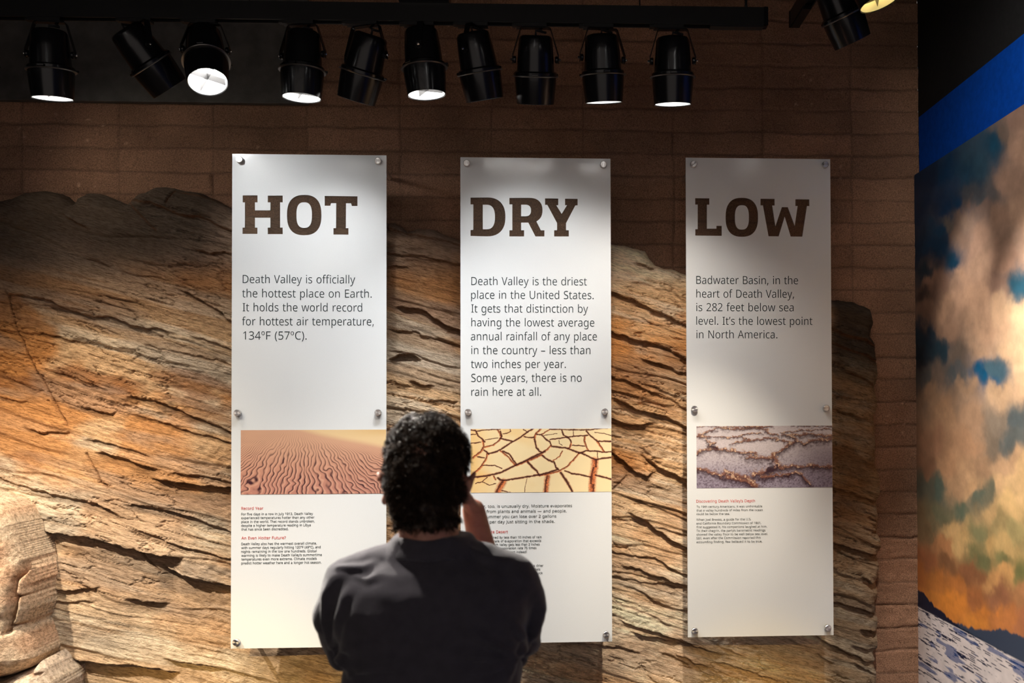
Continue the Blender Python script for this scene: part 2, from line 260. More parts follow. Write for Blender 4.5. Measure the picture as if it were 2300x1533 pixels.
j207:18,-192 -18,-190 -44,-183 -44,-126 -19,-132 9,-134 25,-132 39,-128 51,-120 61,-108 66,-90 68,-67 68,430 139,430 139,-64 137,-90 133,-113 126,-133 116,-151 103,-166 87,-177 67,-186 44,-191;63,546 64,560 68,572 75,580 83,586 93,590 104,591 115,590 124,586 133,580 140,572 144,560 145,546 144,532 140,521 133,512 124,506 115,502 104,501 93,502 83,506 75,512 68,521 64,532
k428:138,291 137,257 135,221 138,221 152,240 172,264 189,285 326,430 409,430 235,246 421,0 336,0 187,200 138,158 138,0 68,0 68,609 138,609
l207:139,0 68,0 68,609 139,609
m750:540,438 584,434 621,421 649,401 669,371 681,330 685,280 685,0 615,0 615,277 613,308 606,333 594,353 577,367 555,376 528,379 490,374 460,362 438,342 423,315 414,280 411,237 411,0 342,0 342,277 341,298 337,317 332,333 325,347 315,359 303,367 289,374 272,377 253,379 227,377 204,370 185,360 170,347 158,329 150,308 144,283 140,255 139,223 139,0 68,0 68,430 125,430 136,371 140,371 149,385 160,398 173,409 186,418 201,425 217,431 233,435 249,437 266,438 298,436 325,430 349,420 369,406 386,388 398,366 402,366 418,388 438,406 461,420 486,430 512,436
n496:275,438 322,434 361,421 391,401 413,371 426,330 431,280 431,0 361,0 361,275 358,307 351,333 338,353 319,367 295,376 265,379 222,374 189,361 166,338 151,308 142,269 139,223 139,0 68,0 68,430 125,430 136,371 140,371 150,385 162,398 175,409 190,418 206,425 222,431 239,435 257,437
o485:442,216 440,181 436,150 428,121 417,95 404,71 388,51 369,33 348,18 324,7 299,-1 271,-6 241,-8 214,-6 188,-1 163,7 140,18 119,33 100,51 84,71 70,95 59,121 51,150 46,181 44,216 47,261 55,301 68,336 87,367 110,392 137,412 169,426 204,435 244,438 281,435 316,426 347,412 374,392 398,367 417,336 431,301 439,261;117,216 119,184 123,154 130,128 141,105 155,86 172,71 192,59 216,53 243,51 270,53 294,59 314,71 331,86 345,105 356,128 363,154 367,184 369,216 367,248 363,277 355,303 345,325 331,344 314,359 294,370 270,376 242,379 202,374 171,359 147,335 130,303 120,263
p493:273,438 322,432 365,413 401,383 428,339 444,284 449,216 447,170 439,129 427,93 410,62 390,37 365,17 337,3 306,-5 272,-8 251,-7 231,-4 213,1 197,7 182,15 170,24 139,55 134,55 137,20 139,-16 139,-192 68,-192 68,430 126,430 136,371 139,371 148,383 158,394 170,405 182,414 197,422 213,429 231,434 251,437;260,379 233,377 210,371 190,362 174,349 161,333 152,313 145,289 141,261 139,229 139,216 140,182 144,152 150,126 159,103 172,85 188,70 208,59 233,53 261,51 286,53 308,60 326,72 341,88 354,108 364,131 371,157 375,186 376,217 373,262 363,302 348,334 325,359 296,374
q493:354,-9 355,25 358,58 354,58 340,40 323,25 303,11 279,1 251,-6 219,-8 170,-2 128,17 93,48 66,91 49,146 44,214 47,261 54,302 67,338 83,368 104,393 129,413 157,427 188,435 221,438 253,436 280,429 304,419 324,405 341,389 355,371 358,371 369,430 425,430 425,-192 354,-192;233,51 260,52 284,58 304,67 320,79 333,96 342,116 349,140 353,168 355,199 355,213 352,263 343,305 328,337 305,361 273,375 231,379 196,374 167,359 145,334 130,300 120,260 117,213 120,165 130,126 146,93 168,70 197,55
r331:269,438 295,437 319,433 310,368 287,372 264,374 248,373 232,369 217,363 202,355 189,346 176,334 166,321 156,305 149,289 143,270 140,251 139,229 139,0 68,0 68,430 126,430 134,351 137,351 147,367 158,381 170,395 183,407 198,418 214,426 231,433 249,437
s384:348,119 346,92 339,69 327,49 311,32 292,18 268,6 241,-2 210,-6 176,-8 148,-7 122,-5 99,-1 78,5 59,11 42,19 42,83 104,60 128,54 153,50 178,49 211,51 236,57 256,66 269,79 277,94 280,112 279,123 276,132 271,141 264,150 253,158 239,167 174,196 103,228 84,239 69,252 57,266 48,283 43,302 41,324 46,358 61,386 85,408 118,425 157,435 202,438 228,437 252,434 275,430 298,424 319,417 339,409 315,353 258,372 238,377 218,379 197,380 171,379 149,374 131,366 118,356 111,343 108,328 109,317 113,307 119,298 127,290 139,282 154,274 219,246 289,215 306,203 321,191 333,176 341,159 346,140
t289:212,50 245,53 272,59 272,5 240,-4 200,-8 178,-7 157,-3 138,4 120,13 104,27 91,44 82,66 76,93 74,125 74,375 13,375 13,409 75,437 103,528 144,528 144,430 269,430 269,375 144,375 144,127 146,103 153,83 163,69 177,58 193,52
u496:427,430 427,0 370,0 359,57 356,57 346,43 334,31 321,20 306,11 290,4 273,-1 256,-5 238,-7 220,-8 187,-6 159,-1 134,8 112,21 95,38 81,59 71,85 65,114 63,148 63,430 135,430 135,153 137,122 145,96 158,76 176,62 200,53 230,51 260,53 285,59 306,69 323,82 336,100 345,121 352,146 356,175 357,206 357,430
v407:163,0 0,430 75,430 167,176 180,137 193,96 201,63 204,63 214,96 227,138 241,176 332,430 407,430 244,0
w630:346,243 336,276 328,308 321,335 316,357 313,357 308,335 302,307 294,275 284,242 207,1 127,1 9,431 82,431 141,201 153,154 163,109 169,73 172,73 178,97 185,128 193,160 201,188 277,431 354,431 428,188 440,149 451,109 457,74 460,74 466,108 477,153 489,201 549,431 621,431 502,1 419,1
x424:170,220 22,430 102,430 213,268 322,430 402,430 253,220 410,0 330,0 213,172 94,0 14,0
y409:1,430 76,430 169,185 184,144 196,105 205,68 209,68 224,121 245,186 333,430 409,430 224,-59 213,-85 201,-108 188,-130 173,-148 157,-164 138,-176 117,-185 94,-191 67,-192 34,-190 9,-186 9,-130 30,-133 56,-135 72,-134 86,-131 99,-126 110,-118 121,-110 130,-99 138,-87 145,-73 152,-59 174,-2
°343:172,334 147,336 125,341 105,350 87,362 72,376 60,393 51,413 46,434 44,457 46,481 51,502 60,522 72,539 86,553 104,565 124,574 147,579 172,581 196,579 218,574 238,565 256,553 271,539 283,522 292,502 297,481 299,457 297,434 292,413 283,393 271,376 256,362 238,350 218,341 196,336;172,382 196,384 215,391 229,403 239,418 245,436 247,457 245,479 239,498 228,513 214,525 195,532 172,534 149,532 129,525 115,513 104,498 98,479 96,457 98,436 104,418 115,403 129,391 149,384
º302:277,443 273,403 261,370 242,343 217,323 186,311 150,307 116,311 87,323 61,342 41,369 30,403 26,443 29,484 41,517 59,544 85,563 115,575 152,579 176,577 198,572 217,563 235,551 249,536 261,518 270,496 275,471;76,443 78,415 84,392 94,373 108,360 127,352 151,350 175,352 194,360 208,373 217,392 223,415 225,443 223,472 217,496 208,514 194,526 175,534 151,536 127,534 108,526 94,514 84,496 78,472
–401:32,184 32,246 369,246 369,184
—802:32,184 32,246 770,246 770,184
’140:131,564 112,503 88,437 62,376 10,376 21,424 32,476 42,527 50,573 125,573"""
# (text, x_left, baseline_y, x_right) in photograph pixels
BODY=[[("Death Valley is officially",545.1,635.9,797.9),("the hottest place on Earth.",543.8,667.8,835),("It holds the world record",545,699,813.6),("for hottest air temperature,",543.5,730.3,839.6),("134ºF (57ºC).",546,762.2,689)],
[("Death Valley is the driest",1058.4,640.3,1318.2),("place in the United States.",1058,671,1333.5),("It gets that distinction by",1058.4,701.7,1321),("having the lowest average",1058.4,732.8,1335),("annual rainfall of any place",1057.6,763.9,1340.8),("in the country – less than",1058.4,794.9,1326.2),("two inches per year.",1057.6,826,1271),("Some years, there is no",1058.4,857,1306.5),("rain here at all.",1058.4,888.4,1215.5)],
[("Badwater Basin, in the",1563.8,637.7,1792.5),("heart of Death Valley,",1563.8,668.3,1783.5),("is 282 feet below sea",1563.8,698.6,1782.6),("level. It’s the lowest point",1563.8,729.2,1824.9),("in North America.",1564.1,759.5,1746)]]
RED=[[("Record Year",542.3,1144,591.4)],[("An Even Hotter Future?",542.3,1210.3,642)],[("The Ultimate Desert",1058.5,1197,1140.5)],[("Discovering Death Valley’s Depth",1563.9,1127.6,1695.7)]]
SMALL=[[("For five days in a row in July 1913, Death Valley",542,1155.9,702.9),("experienced temperatures hotter than any other",542,1164.4,706),("place in the world. That record stands unbroken,",542,1173,706.5),("despite a higher temperature reading in Libya",542,1181.6,697.9),("that has since been discredited.",542,1190.2,647.7)],
[("Death Valley also has the warmest overall climate,",542,1222.6,711.4),("with summer days regularly hitting 120°F (49°C), and",542,1231.2,720),("nights remaining in the low one hundreds. Global",542,1239.9,711),("warming is likely to make Death Valley’s summertime",542,1248.5,722.9),("temperatures even more extreme. Climate models",542,1257,711.4),("predict hotter weather here and a longer hot season.",542,1265.6,722)],
[("The air, too, is unusually dry. Moisture evaporates",1058.5,1138.9,1285),("quickly from plants and animals — and people.",1058.5,1150.6,1272.5),("In the summer you can lose over 2 gallons",1058.5,1162.3,1249.3),("of water per day just sitting in the shade.",1058.5,1174,1245.9)],
[("A desert is defined by less than 10 inches of rain",1058.5,1208.5,1216.2),("annually and a rate of evaporation that exceeds",1058.5,1216.8,1215.3),("precipitation. Death Valley gets less than 2 inches",1058.5,1224.9,1211.9),("of rain and has an evaporation rate 75 times",1058.5,1233,1204.8),("that amount. It is a dry desert indeed!",1058.5,1241.8,1183)],
[("is drier",1197,1272,1220.3),("animals",1190,1280.2,1213.4),("quick",1202,1288.6,1218.5)],
[("To 19th century Americans, it was unthinkable",1564.4,1139.2,1712),("that a valley hundreds of miles from the ocean",1564.2,1147.5,1713),("could be below the sea.",1564.2,1155.8,1639.3)],
[("When Joel Brooks, a guide for the U.S.",1564.2,1168.2,1687),("and California Boundary Commission of 1861,",1564.2,1176.5,1709.5),("first suggested it, his companions laughed at him.",1564.2,1184.8,1722.9),("To their chagrin, the party’s barometric readings",1564.2,1193,1719),("showed the valley floor to be well below sea level.",1564.2,1201.3,1724.4),("Still, even after the Commission reported this",1564.2,1209.6,1708.4),("astounding finding, few believed it to be true.",1564.2,1218.2,1712)]]

# ---------------------------------------------------------------- the room
XR = 1.690                                    # right wall
M_floor = mat('dark_carpet', (0.035, 0.03, 0.028), 0.95, var=0.3, vscale=300, bump=0.003, bscale=500)
M_dark = mat('black_wall_paint', (0.012, 0.012, 0.013), 0.85, var=0.15, vscale=60, bump=0.001, bscale=400, spec=0.2)
M_ceil = mat('black_ceiling_paint', (0.014, 0.014, 0.015), 0.9, var=0.15, vscale=30)
def struct(name, me, m): return tag(link(name, me, m), kind='structure')
struct('floor', box_mesh(-4.0, XR + 0.1, -6.5, 0.1, -0.1, 0.0), M_floor)
struct('ceiling', box_mesh(-4.0, XR + 0.1, -6.5, 0.1, 4.0, 4.1), M_ceil)
struct('wall_left', box_mesh(-4.1, -4.0, -6.5, 0.1, -0.1, 4.1), M_dark)
struct('wall_right', box_mesh(XR, XR + 0.1, -6.5, 0.0, -0.1, 4.1), M_dark)
M_band = mat('blue_wall_paint', (0.0006, 0.062, 0.42), 0.85, var=0.15, vscale=40, bump=0.001, bscale=500, spec=0.08)
_zb = EYE + 1.335
struct('trim_1', box_mesh(XR - 0.004, XR + 0.02, -6.4, -0.02, 0.2, _zb), M_band)

# split face block wall, stack bond: 4 x 16 inch faces
XJ, ZJ, BW, BH = -1.8708, EYE + 1.1604, 0.4064, 0.1016
def build_blocks():
    x0, x1, z0, z1, st = -4.0, XR, 0.2, 4.0, 0.0062
    xs = np.arange(x0, x1 + st, st); zs = np.arange(z0, z1 + st, st); xs[-1] = XR
    X, Z = np.meshgrid(xs, zs)
    wx = (vn(X * 9, Z * 9, 3) - 0.5) * 0.010; wz = (fbm(X * 8, Z * 14, 3, 5) - 0.5) * 0.016
    u = (X + wx - XJ) / BW; v = (Z + wz - ZJ) / BH
    iu, iv = np.floor(u), np.floor(v); fu, fv = (u - iu) * BW, (v - iv) * BH
    du, dv = np.minimum(fu, BW - fu), np.minimum(fv, BH - fv)
    r1, r2, r3 = _hash(iu, iv, 11), _hash(iu, iv, 12), _hash(iu, iv, 13)
    gap = 0.75 + 0.5 * vn(X * 14, Z * 14, 8)
    gv = 1 - sstep(0.001, 0.0075 * 1, dv / gap); gu = 1 - sstep(0.001, 0.006, du / gap)
    g = np.maximum(gv, gu * 0.8)
    h = (r1 - 0.5) * 0.006 + (r2 - 0.5) * 0.006 * (fv / BH - 0.5) * 2 + (r3 - 0.5) * 0.006 * (fu / BW - 0.5) * 2
    h = h * (1 - g) - 0.006 * g + (fbm(X * 22, Z * 30, 4, 21) - 0.5) * 0.009
    Y = -(h + 0.004)
    me = np_mesh(np.stack([X, Y, Z], -1).reshape(-1, 3), grid_faces(len(xs), len(zs)))
    base = np.array([0.42, 0.238, 0.152]); br = 0.86 + 0.24 * r2 + 0.5 * (fbm(X * 5, Z * 5, 3, 31) - 0.5)
    c = base[None, None] * br[..., None]
    c = c * (1 - g[..., None] * 0.45) + np.array([0.10, 0.062, 0.045]) * g[..., None] * 0.45
    chip = sstep(0.80, 0.90, fbm(X * 30, Z * 45, 3, 41)) * sstep(0.55, 0.7, vn(X * 2.5, Z * 2.5, 44))
    c = c + chip[..., None] * np.array([0.30, 0.22, 0.16])
    add_colour(me, c.reshape(-1, 3)); shade(me)
    k = N('split_face_block'); p = k.n('BsdfPrincipled'); a = k.n('Attribute', attribute_name='tint')
    mx = k.n('MixRGB', blend_type='MULTIPLY'); mx.inputs[0].default_value = 1
    k.l(a.outputs['Color'], mx.inputs[1]); k.l(k.ramp(k.noise(210, 5, rough=0.75), [(0.34, (0.42, 0.4, 0.38)), (0.62, (1.28, 1.25, 1.2))]), mx.inputs[2])
    k.l(mx.outputs[0], p.inputs['Base Color']); p.inputs['Roughness'].default_value = 0.9; p.inputs['Specular IOR Level'].default_value = 0.25
    k.l(k.bump(k.noise(170, 6, rough=0.75), 0.006), p.inputs['Normal']); k.surf(p.outputs[0])
    struct('wall_back', me, k.m)
build_blocks()

# ---------------------------------------------------------------- artificial sandstone cliff
def S(ox, oz, sc_, *pts): return [(ox + p[0] / sc_, oz + p[1] / sc_) for p in pts]
A_ = (0, 400, 2.5556); B_ = (0, 950, 2.6296); C_ = (860, 450, 3.068); D_ = (1365, 500, 3.068); E_ = (1365, 980, 2.7716)
F_ = (1540, 1380, 4.107); G_ = (1840, 1000, 2.877); H_ = (1840, 600, 3.83)
# ledges: (depth of the undercut in m, how fast the face comes forward again below it in m, course in the photo)
LEDGES = [
 (.012, .03, S(*A_, (-40, 655), (75, 658), (250, 690), (330, 740), (450, 770), (620, 795), (760, 845), (900, 860), (985, 885))),
 (.006, .02, S(*A_, (140, 712), (200, 730), (330, 748), (420, 768))),
 (.009, .025, S(*A_, (-40, 862), (60, 870), (260, 895), (400, 930), (550, 948))),
 (.007, .02, S(*A_, (650, 510), (750, 545), (880, 560), (960, 582))),
 (.012, .03, S(*A_, (985, 625), (1080, 660), (1220, 745), (1325, 820), (1420, 860))),
 (.008, .03, S(*A_, (215, 1085), (350, 1120), (480, 1170), (600, 1215))),
 (.006, .02, S(*A_, (660, 960), (740, 970), (810, 990))), (.008, .02, S(*A_, (780, 925), (860, 955), (915, 975), (1000, 990), (1150, 1020), (1290, 1050), (1360, 1085))),
 (.018, .05, S(*A_, (715, 1245), (860, 1270), (950, 1295), (1060, 1350), (1200, 1400), (1320, 1450), (1420, 1490))),
 (.013, .03, S(*A_, (420, 1300), (540, 1330), (630, 1355), (660, 1330))),
 (.012, .03, S(*A_, (740, 1350), (900, 1390), (1050, 1440), (1200, 1480), (1400, 1540))),
 (.016, .04, S(*A_, (125, 1430), (220, 1460), (390, 1455))), (.009, .03, S(*A_, (-40, 1245), (60, 1275), (120, 1282))),
 (.010, .03, S(*A_, (1080, 900), (1200, 930), (1330, 980), (1420, 1000))),
 (.014, .05, S(*A_, (690, 100), (850, 125), (1000, 190), (1150, 215), (1290, 280), (1400, 320))),
 (.010, .03, S(*A_, (980, 60), (1100, 70), (1330, 130), (1420, 160))), (.012, .04, S(*A_, (340, 195), (400, 235), (480, 280))),
 (.012, .04, S(*A_, (1080, 385), (1180, 420), (1270, 410), (1400, 440))), (.008, .03, S(*A_, (470, 445), (600, 490))),
 (.016, .05, S(*B_, (-40, 305), (50, 345), (175, 378), (300, 410), (440, 445), (600, 480), (720, 560))),
 (.040, .13, S(*B_, (80, 515), (200, 608), (330, 650), (450, 660), (600, 690), (780, 742), (950, 780), (1060, 792))),
 (.012, .03, S(*B_, (780, 625), (900, 660), (1050, 720), (1200, 765), (1360, 805), (1450, 830))),
 (.022, .08, S(*B_, (560, 165), (700, 200), (840, 250), (940, 275))), (.024, .07, S(*B_, (890, 325), (1050, 345), (1200, 370), (1400, 385))),
 (.016, .05, S(*B_, (740, 470), (900, 500), (1090, 545), (1250, 610), (1420, 660))),
 (.013, .04, S(*B_, (490, 90), (620, 110), (800, 160), (900, 200))), (.010, .03, S(*B_, (1000, 290), (1200, 310), (1400, 355))),
 (.036, .11, S(*B_, (930, 835), (1050, 890), (1200, 930), (1400, 970))), (.020, .08, S(*B_, (760, 1030), (830, 1045), (910, 1060), (970, 1060))),
 (.016, .06, S(*B_, (320, 960), (450, 980), (600, 965))), (.008, .03, S(*B_, (270, 1030), (400, 1045), (600, 1035))),
 (.034, .13, S(*B_, (290, 1300), (450, 1375), (620, 1405), (850, 1425), (1050, 1465))), (.014, .05, S(*B_, (980, 1385), (1110, 1410), (1290, 1440))),
 (.016, .05, S(*C_, (-60, 170), (140, 208), (250, 240), (380, 255), (530, 290), (620, 310))), (.007, .02, S(*C_, (20, 310), (110, 312))), (.007, .02, S(*C_, (170, 320), (290, 335))),
 (.012, .04, S(*C_, (-40, 355), (150, 370), (270, 380), (400, 405), (530, 430), (640, 450))), (.010, .03, S(*C_, (20, 465), (80, 442), (160, 452))), (.008, .02, S(*C_, (160, 400), (300, 415))),
 (.018, .05, S(*C_, (90, 730), (200, 740), (300, 765), (330, 800), (430, 855), (530, 890), (620, 920))), (.022, .05, S(*C_, (50, 1085), (110, 1065), (190, 1055), (245, 1090))),
 (.014, .03, S(*C_, (190, 1240), (260, 1265), (330, 1272))), (.010, .03, S(*C_, (310, 1382), (420, 1372), (490, 1385))), (.008, .03, S(*C_, (30, 880), (200, 900), (420, 960), (540, 1000))),
 (.006, .02, S(*C_, (20, 1030), (200, 1050), (400, 1130), (540, 1150))),
 (.016, .05, S(*D_, (-60, 440), (20, 470), (120, 500), (250, 560), (400, 630), (540, 700), (640, 750))), (.016, .05, S(*D_, (200, 265), (300, 302), (335, 297))),
 (.016, .05, S(*D_, (-60, 700), (20, 740), (150, 790), (320, 830), (440, 880), (540, 935), (640, 980))), (.012, .035, S(*D_, (220, 930), (360, 970), (480, 1020), (540, 1035), (640, 1070))),
 (.009, .03, S(*D_, (-50, 1030), (30, 1060), (200, 1110), (300, 1170), (430, 1210), (540, 1285), (640, 1330))), (.007, .02, S(*D_, (200, 1090), (400, 1160), (540, 1220))),
 (.020, .05, S(*D_, (40, 1200), (190, 1280), (330, 1320), (430, 1350), (540, 1410), (640, 1450))), (.020, .04, S(*D_, (-40, 1330), (30, 1350), (130, 1385), (250, 1390), (325, 1372))),
 (.006, .02, S(*D_, (330, 440), (440, 465), (540, 540))), (.007, .02, S(*D_, (350, 280), (450, 320), (540, 370))), (.005, .02, S(*D_, (180, 620), (320, 690), (540, 780))),
 (.020, .05, S(*E_, (0, 80), (100, 155), (180, 225), (250, 246), (300, 215))), (.022, .06, S(*E_, (260, 150), (340, 205), (420, 232), (490, 272), (580, 300))),
 (.008, .02, S(*E_, (130, 375), (280, 430), (400, 480), (490, 520), (580, 560))), (.024, .06, S(*E_, (130, 470), (240, 525), (310, 585), (400, 645), (490, 690), (600, 740))),
 (.008, .02, S(*E_, (300, 560), (430, 600), (490, 612))), (.011, .03, S(*E_, (-40, 690), (30, 715), (160, 742), (300, 765), (400, 820), (490, 865), (580, 900))),
 (.013, .035, S(*E_, (70, 795), (200, 832), (300, 870), (400, 900), (490, 932), (580, 960))), (.010, .03, S(*E_, (-40, 850), (30, 870), (150, 892), (270, 920), (370, 912), (470, 950))),
 (.009, .04, S(*E_, (60, 920), (200, 962), (290, 1020), (400, 1062))), (.006, .02, S(*E_, (-20, 1020), (30, 1032), (180, 1080), (300, 1130), (420, 1190))),
 (.012, .06, S(*E_, (60, 1140), (180, 1192), (330, 1232), (440, 1272), (530, 1318))), (.011, .03, S(*E_, (-300, 1260), (-150, 1290), (0, 1310), (120, 1332), (220, 1362))),
 (.008, .03, S(*E_, (330, 1350), (460, 1400), (530, 1450))), (.020, .07, S(*E_, (150, 1225), (230, 1250), (330, 1262), (440, 1290))),
 (.013, .03, S(*F_, (-60, 225), (0, 250), (120, 312), (340, 378))), (.010, .03, S(*F_, (-100, 370), (0, 402), (100, 455), (200, 492))),
 (.011, .03, S(*F_, (260, 430), (420, 482), (560, 527), (720, 572), (880, 630))), (.006, .02, S(*F_, (250, 250), (400, 330), (560, 400))), (.007, .02, S(*F_, (880, 195), (1050, 270), (1200, 330))),
 (.015, .04, S(*F_, (1100, 150), (1220, 205), (1330, 272), (1450, 332), (1600, 402), (1700, 462), (1820, 482))), (.007, .03, S(*F_, (1240, 370), (1300, 422), (1370, 462))),
 (.014, .03, S(*F_, (1560, 295), (1700, 347), (1860, 358))), (.016, .035, S(*F_, (1640, 150), (1750, 187), (1870, 196))), (.012, .03, S(*F_, (1590, 460), (1700, 542), (1850, 605))),
 (.014, .04, S(*G_, (-60, 220), (100, 272), (250, 322), (350, 357), (430, 377))), (.020, .05, S(*G_, (0, 610), (120, 640), (230, 667), (330, 702), (450, 722))), (.020, .04, S(*G_, (280, 848), (350, 890), (440, 896))),
 (.015, .04, S(*G_, (0, 990), (100, 1012), (250, 1052), (350, 1092), (470, 1138))), (.016, .03, S(*G_, (300, 1200), (440, 1228))), (.007, .02, S(*G_, (320, 470), (460, 502))), (.008, .02, S(*G_, (270, 525), (450, 582))),
 (.014, .04, S(*H_, (0, 470), (120, 520), (250, 582), (410, 612), (570, 682))), (.014, .04, S(*H_, (0, 600), (150, 652), (300, 712), (450, 762), (620, 852))), (.018, .04, S(*H_, (240, 880), (340, 922), (450, 982), (560, 1034))),
 (.008, .02, S(*H_, (100, 1090), (300, 1122), (500, 1200))), (.014, .04, S(*H_, (100, 1200), (210, 1242), (340, 1282), (480, 1332), (580, 1392)))]
CRACKS = [S(*A_, (-10, 640), (10, 670), (60, 860), (110, 960), (160, 1070), (210, 1150), (270, 1260), (370, 1420)), S(*B_, (500, 180), (560, 280), (590, 350), (630, 382)),
          S(*B_, (800, 740), (830, 790), (870, 830), (930, 880)), S(*A_, (690, 105), (800, 215), (870, 290)), S(*A_, (975, 55), (955, 90), (940, 130)), S(*E_, (300, 190), (215, 120)), S(*E_, (35, 330), (120, 250))]
OUTLINE = [(-420, 470), (-150, 455), (0, 432), (30, 418), (70, 414), (120, 424), (142, 445), (152, 432), (175, 420), (210, 424), (262, 448), (285, 425), (330, 408), (390, 412), (430, 420), (475, 440), (520, 472), (600, 478),
           (700, 470), (800, 480), (866, 488), (880, 486), (897, 500), (905, 512), (930, 502), (962, 503), (1035, 532), (1150, 545), (1300, 538), (1378, 536), (1412, 541), (1456, 552), (1472, 575), (1478, 586), (1545, 607), (1640, 640), (1760, 655), (1868, 664),
           (1930, 671), (1972, 690), (1978, 720), (1972, 748), (1986, 770), (1986, 800), (2000, 825), (1998, 850), (1983, 868), (1995, 895), (1996, 915), (1980, 935), (1982, 960), (1985, 990), (1982, 1040), (1998, 1068), (1999, 1100), (1997, 1125), (1986, 1132),
           (1991, 1170), (1987, 1195), (2000, 1208), (1996, 1246), (1988, 1252), (1994, 1270), (1990, 1300), (1982, 1312), (1988, 1335), (1982, 1362), (1985, 1380), (2000, 1388), (2000, 1402), (1988, 1424), (1992, 1430), (1998, 1450), (1995, 1466), (1982, 1472), (1984, 1495), (1978, 1500), (1986, 1520), (1986, 1560), (1990, 1660), (1990, 1980), (-420, 1980)]

def poly_sd(X, Z, P):
    """signed distance to a closed polygon, positive inside"""
    P = np.asarray(P); d2 = np.full(X.shape, 1e9); ins = np.zeros(X.shape, bool); n = len(P)
    for i in range(n):
        ax, az = P[i]; bx, bz = P[(i + 1) % n]; ex, ez = bx - ax, bz - az
        t = np.clip(((X - ax) * ex + (Z - az) * ez) / (ex * ex + ez * ez + 1e-12), 0, 1)
        d2 = np.minimum(d2, (X - ax - t * ex) ** 2 + (Z - az - t * ez) ** 2)
        if abs(ez) > 1e-9:
            c = ((az > Z) != (bz > Z)) & (X < ex * (Z - az) / ez + ax); ins ^= c
    d = np.sqrt(d2); return np.where(ins, d, -d)
YT = -0.14
def w2(p): q = at(p[0], p[1], YT); return (q.x, q.z)

ROCK_BASE = np.array([0.70, 0.455, 0.250]); ROCK_PALE = np.array([0.82, 0.68, 0.50]); ROCK_ORANGE = np.array([0.62, 0.265, 0.075]); ROCK_RUST = np.array([0.30, 0.120, 0.045]); ROCK_GREY = np.array([0.34, 0.285, 0.235])
def rock_tint(X, Z, cav, PX, PZ):
    t = Z + 0.28 * X + 0.03 * (fbm(X * 3, Z * 3, 3, 61) - 0.5)
    st = fbm(X * 1.1 + 5, t * 16, 4, 71, 0.6); st2 = fbm(X * 2.0, t * 34, 3, 72, 0.6); bl = fbm(X * 2.2 + 3, Z * 3.4, 4, 73)
    c = ROCK_BASE * np.ones(X.shape + (1,))
    def mix(c, d, f): return c + (d - c) * np.clip(f, 0, 1)[..., None]
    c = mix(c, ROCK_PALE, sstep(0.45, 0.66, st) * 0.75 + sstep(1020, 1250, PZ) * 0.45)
    oz = np.clip(1.05 - np.abs(PZ - 830) / 420, 0, 1)          # rusty band across the middle of the face
    c = mix(c, ROCK_ORANGE, sstep(0.44, 0.60, bl) * (0.30 + 0.70 * oz) * 0.95)
    c = mix(c, ROCK_RUST, sstep(0.58, 0.72, fbm(X * 3.1, t * 9, 4, 75)) * (0.2 + 0.8 * oz) * 0.7)
    c = mix(c, ROCK_GREY, sstep(0.52, 0.70, fbm(X * 2.0 + 9, t * 8, 4, 77)) * 0.45)
    c = mix(c, ROCK_RUST * 1.2, sstep(780, 620, PZ + 90 * (fbm(X * 3, t * 8, 3, 80) - 0.5)) * sstep(1100, 1000, PX) * 0.5)
    patina_shade = sstep(640, 500, PZ + 60 * (fbm(X * 4, Z * 4, 3, 79) - 0.5)) * sstep(520, 430, PX) + sstep(900, 780, PZ) * sstep(1850, 1890, PX) * 1.1  # dark patina upper left; low light painted in right of the LOW panel
    c = mix(c, ROCK_GREY * 0.85, sstep(640, 560, PZ) * 0.6 * sstep(1100, 1000, PX)); c = mix(c, ROCK_PALE, sstep(660, 600, PZ) * sstep(1300, 1360, PX) * sstep(1800, 1600, PX) * 0.7); c = mix(c, np.array([0.105, 0.080, 0.058]), patina_shade * 0.80)
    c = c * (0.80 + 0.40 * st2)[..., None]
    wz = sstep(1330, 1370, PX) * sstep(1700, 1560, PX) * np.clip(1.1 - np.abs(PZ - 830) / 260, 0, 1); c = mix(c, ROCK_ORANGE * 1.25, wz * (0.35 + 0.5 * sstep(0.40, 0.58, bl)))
    c = c * (1 + 0.24 * sstep(860, 1000, PX) * sstep(1890, 1840, PX) - 0.45 * sstep(1845, 1890, PX))[..., None]  # strips between panels lightened; right of LOW panel the low light painted in
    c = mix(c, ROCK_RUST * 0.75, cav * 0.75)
    return np.clip(c, 0.01, 0.95)
def rock_mat(name, st, g1):
    k = N(name); p = k.n('BsdfPrincipled'); a = k.n('Attribute', attribute_name='tint')
    rot = (0, 0.273, 0)
    mx = k.n('MixRGB', blend_type='MULTIPLY'); mx.inputs[0].default_value = 1
    k.l(a.outputs['Color'], mx.inputs[1]); gr = k.noise(9, 6, stretch=(*st, rot), rough=0.7)
    k.l(k.ramp(gr, [(0.34, (0.50, 0.44, 0.38)), (0.58, (1.12, 1.1, 1.08))]), mx.inputs[2]); k.l(mx.outputs[0], p.inputs['Base Color'])
    p.inputs['Roughness'].default_value = 0.88; p.inputs['Specular IOR Level'].default_value = 0.2
    b1 = k.bump(gr, g1); b2 = k.bump(k.noise(95, 5, rough=0.7), 0.0045, nrm=b1)
    k.l(b2, p.inputs['Normal']); k.surf(p.outputs[0]); return k.m
M_rock = rock_mat('weathered_sandstone', (3.5, 6, 26), 0.010); M_boulder = rock_mat('rounded_sandstone', (6, 6, 9), 0.006)

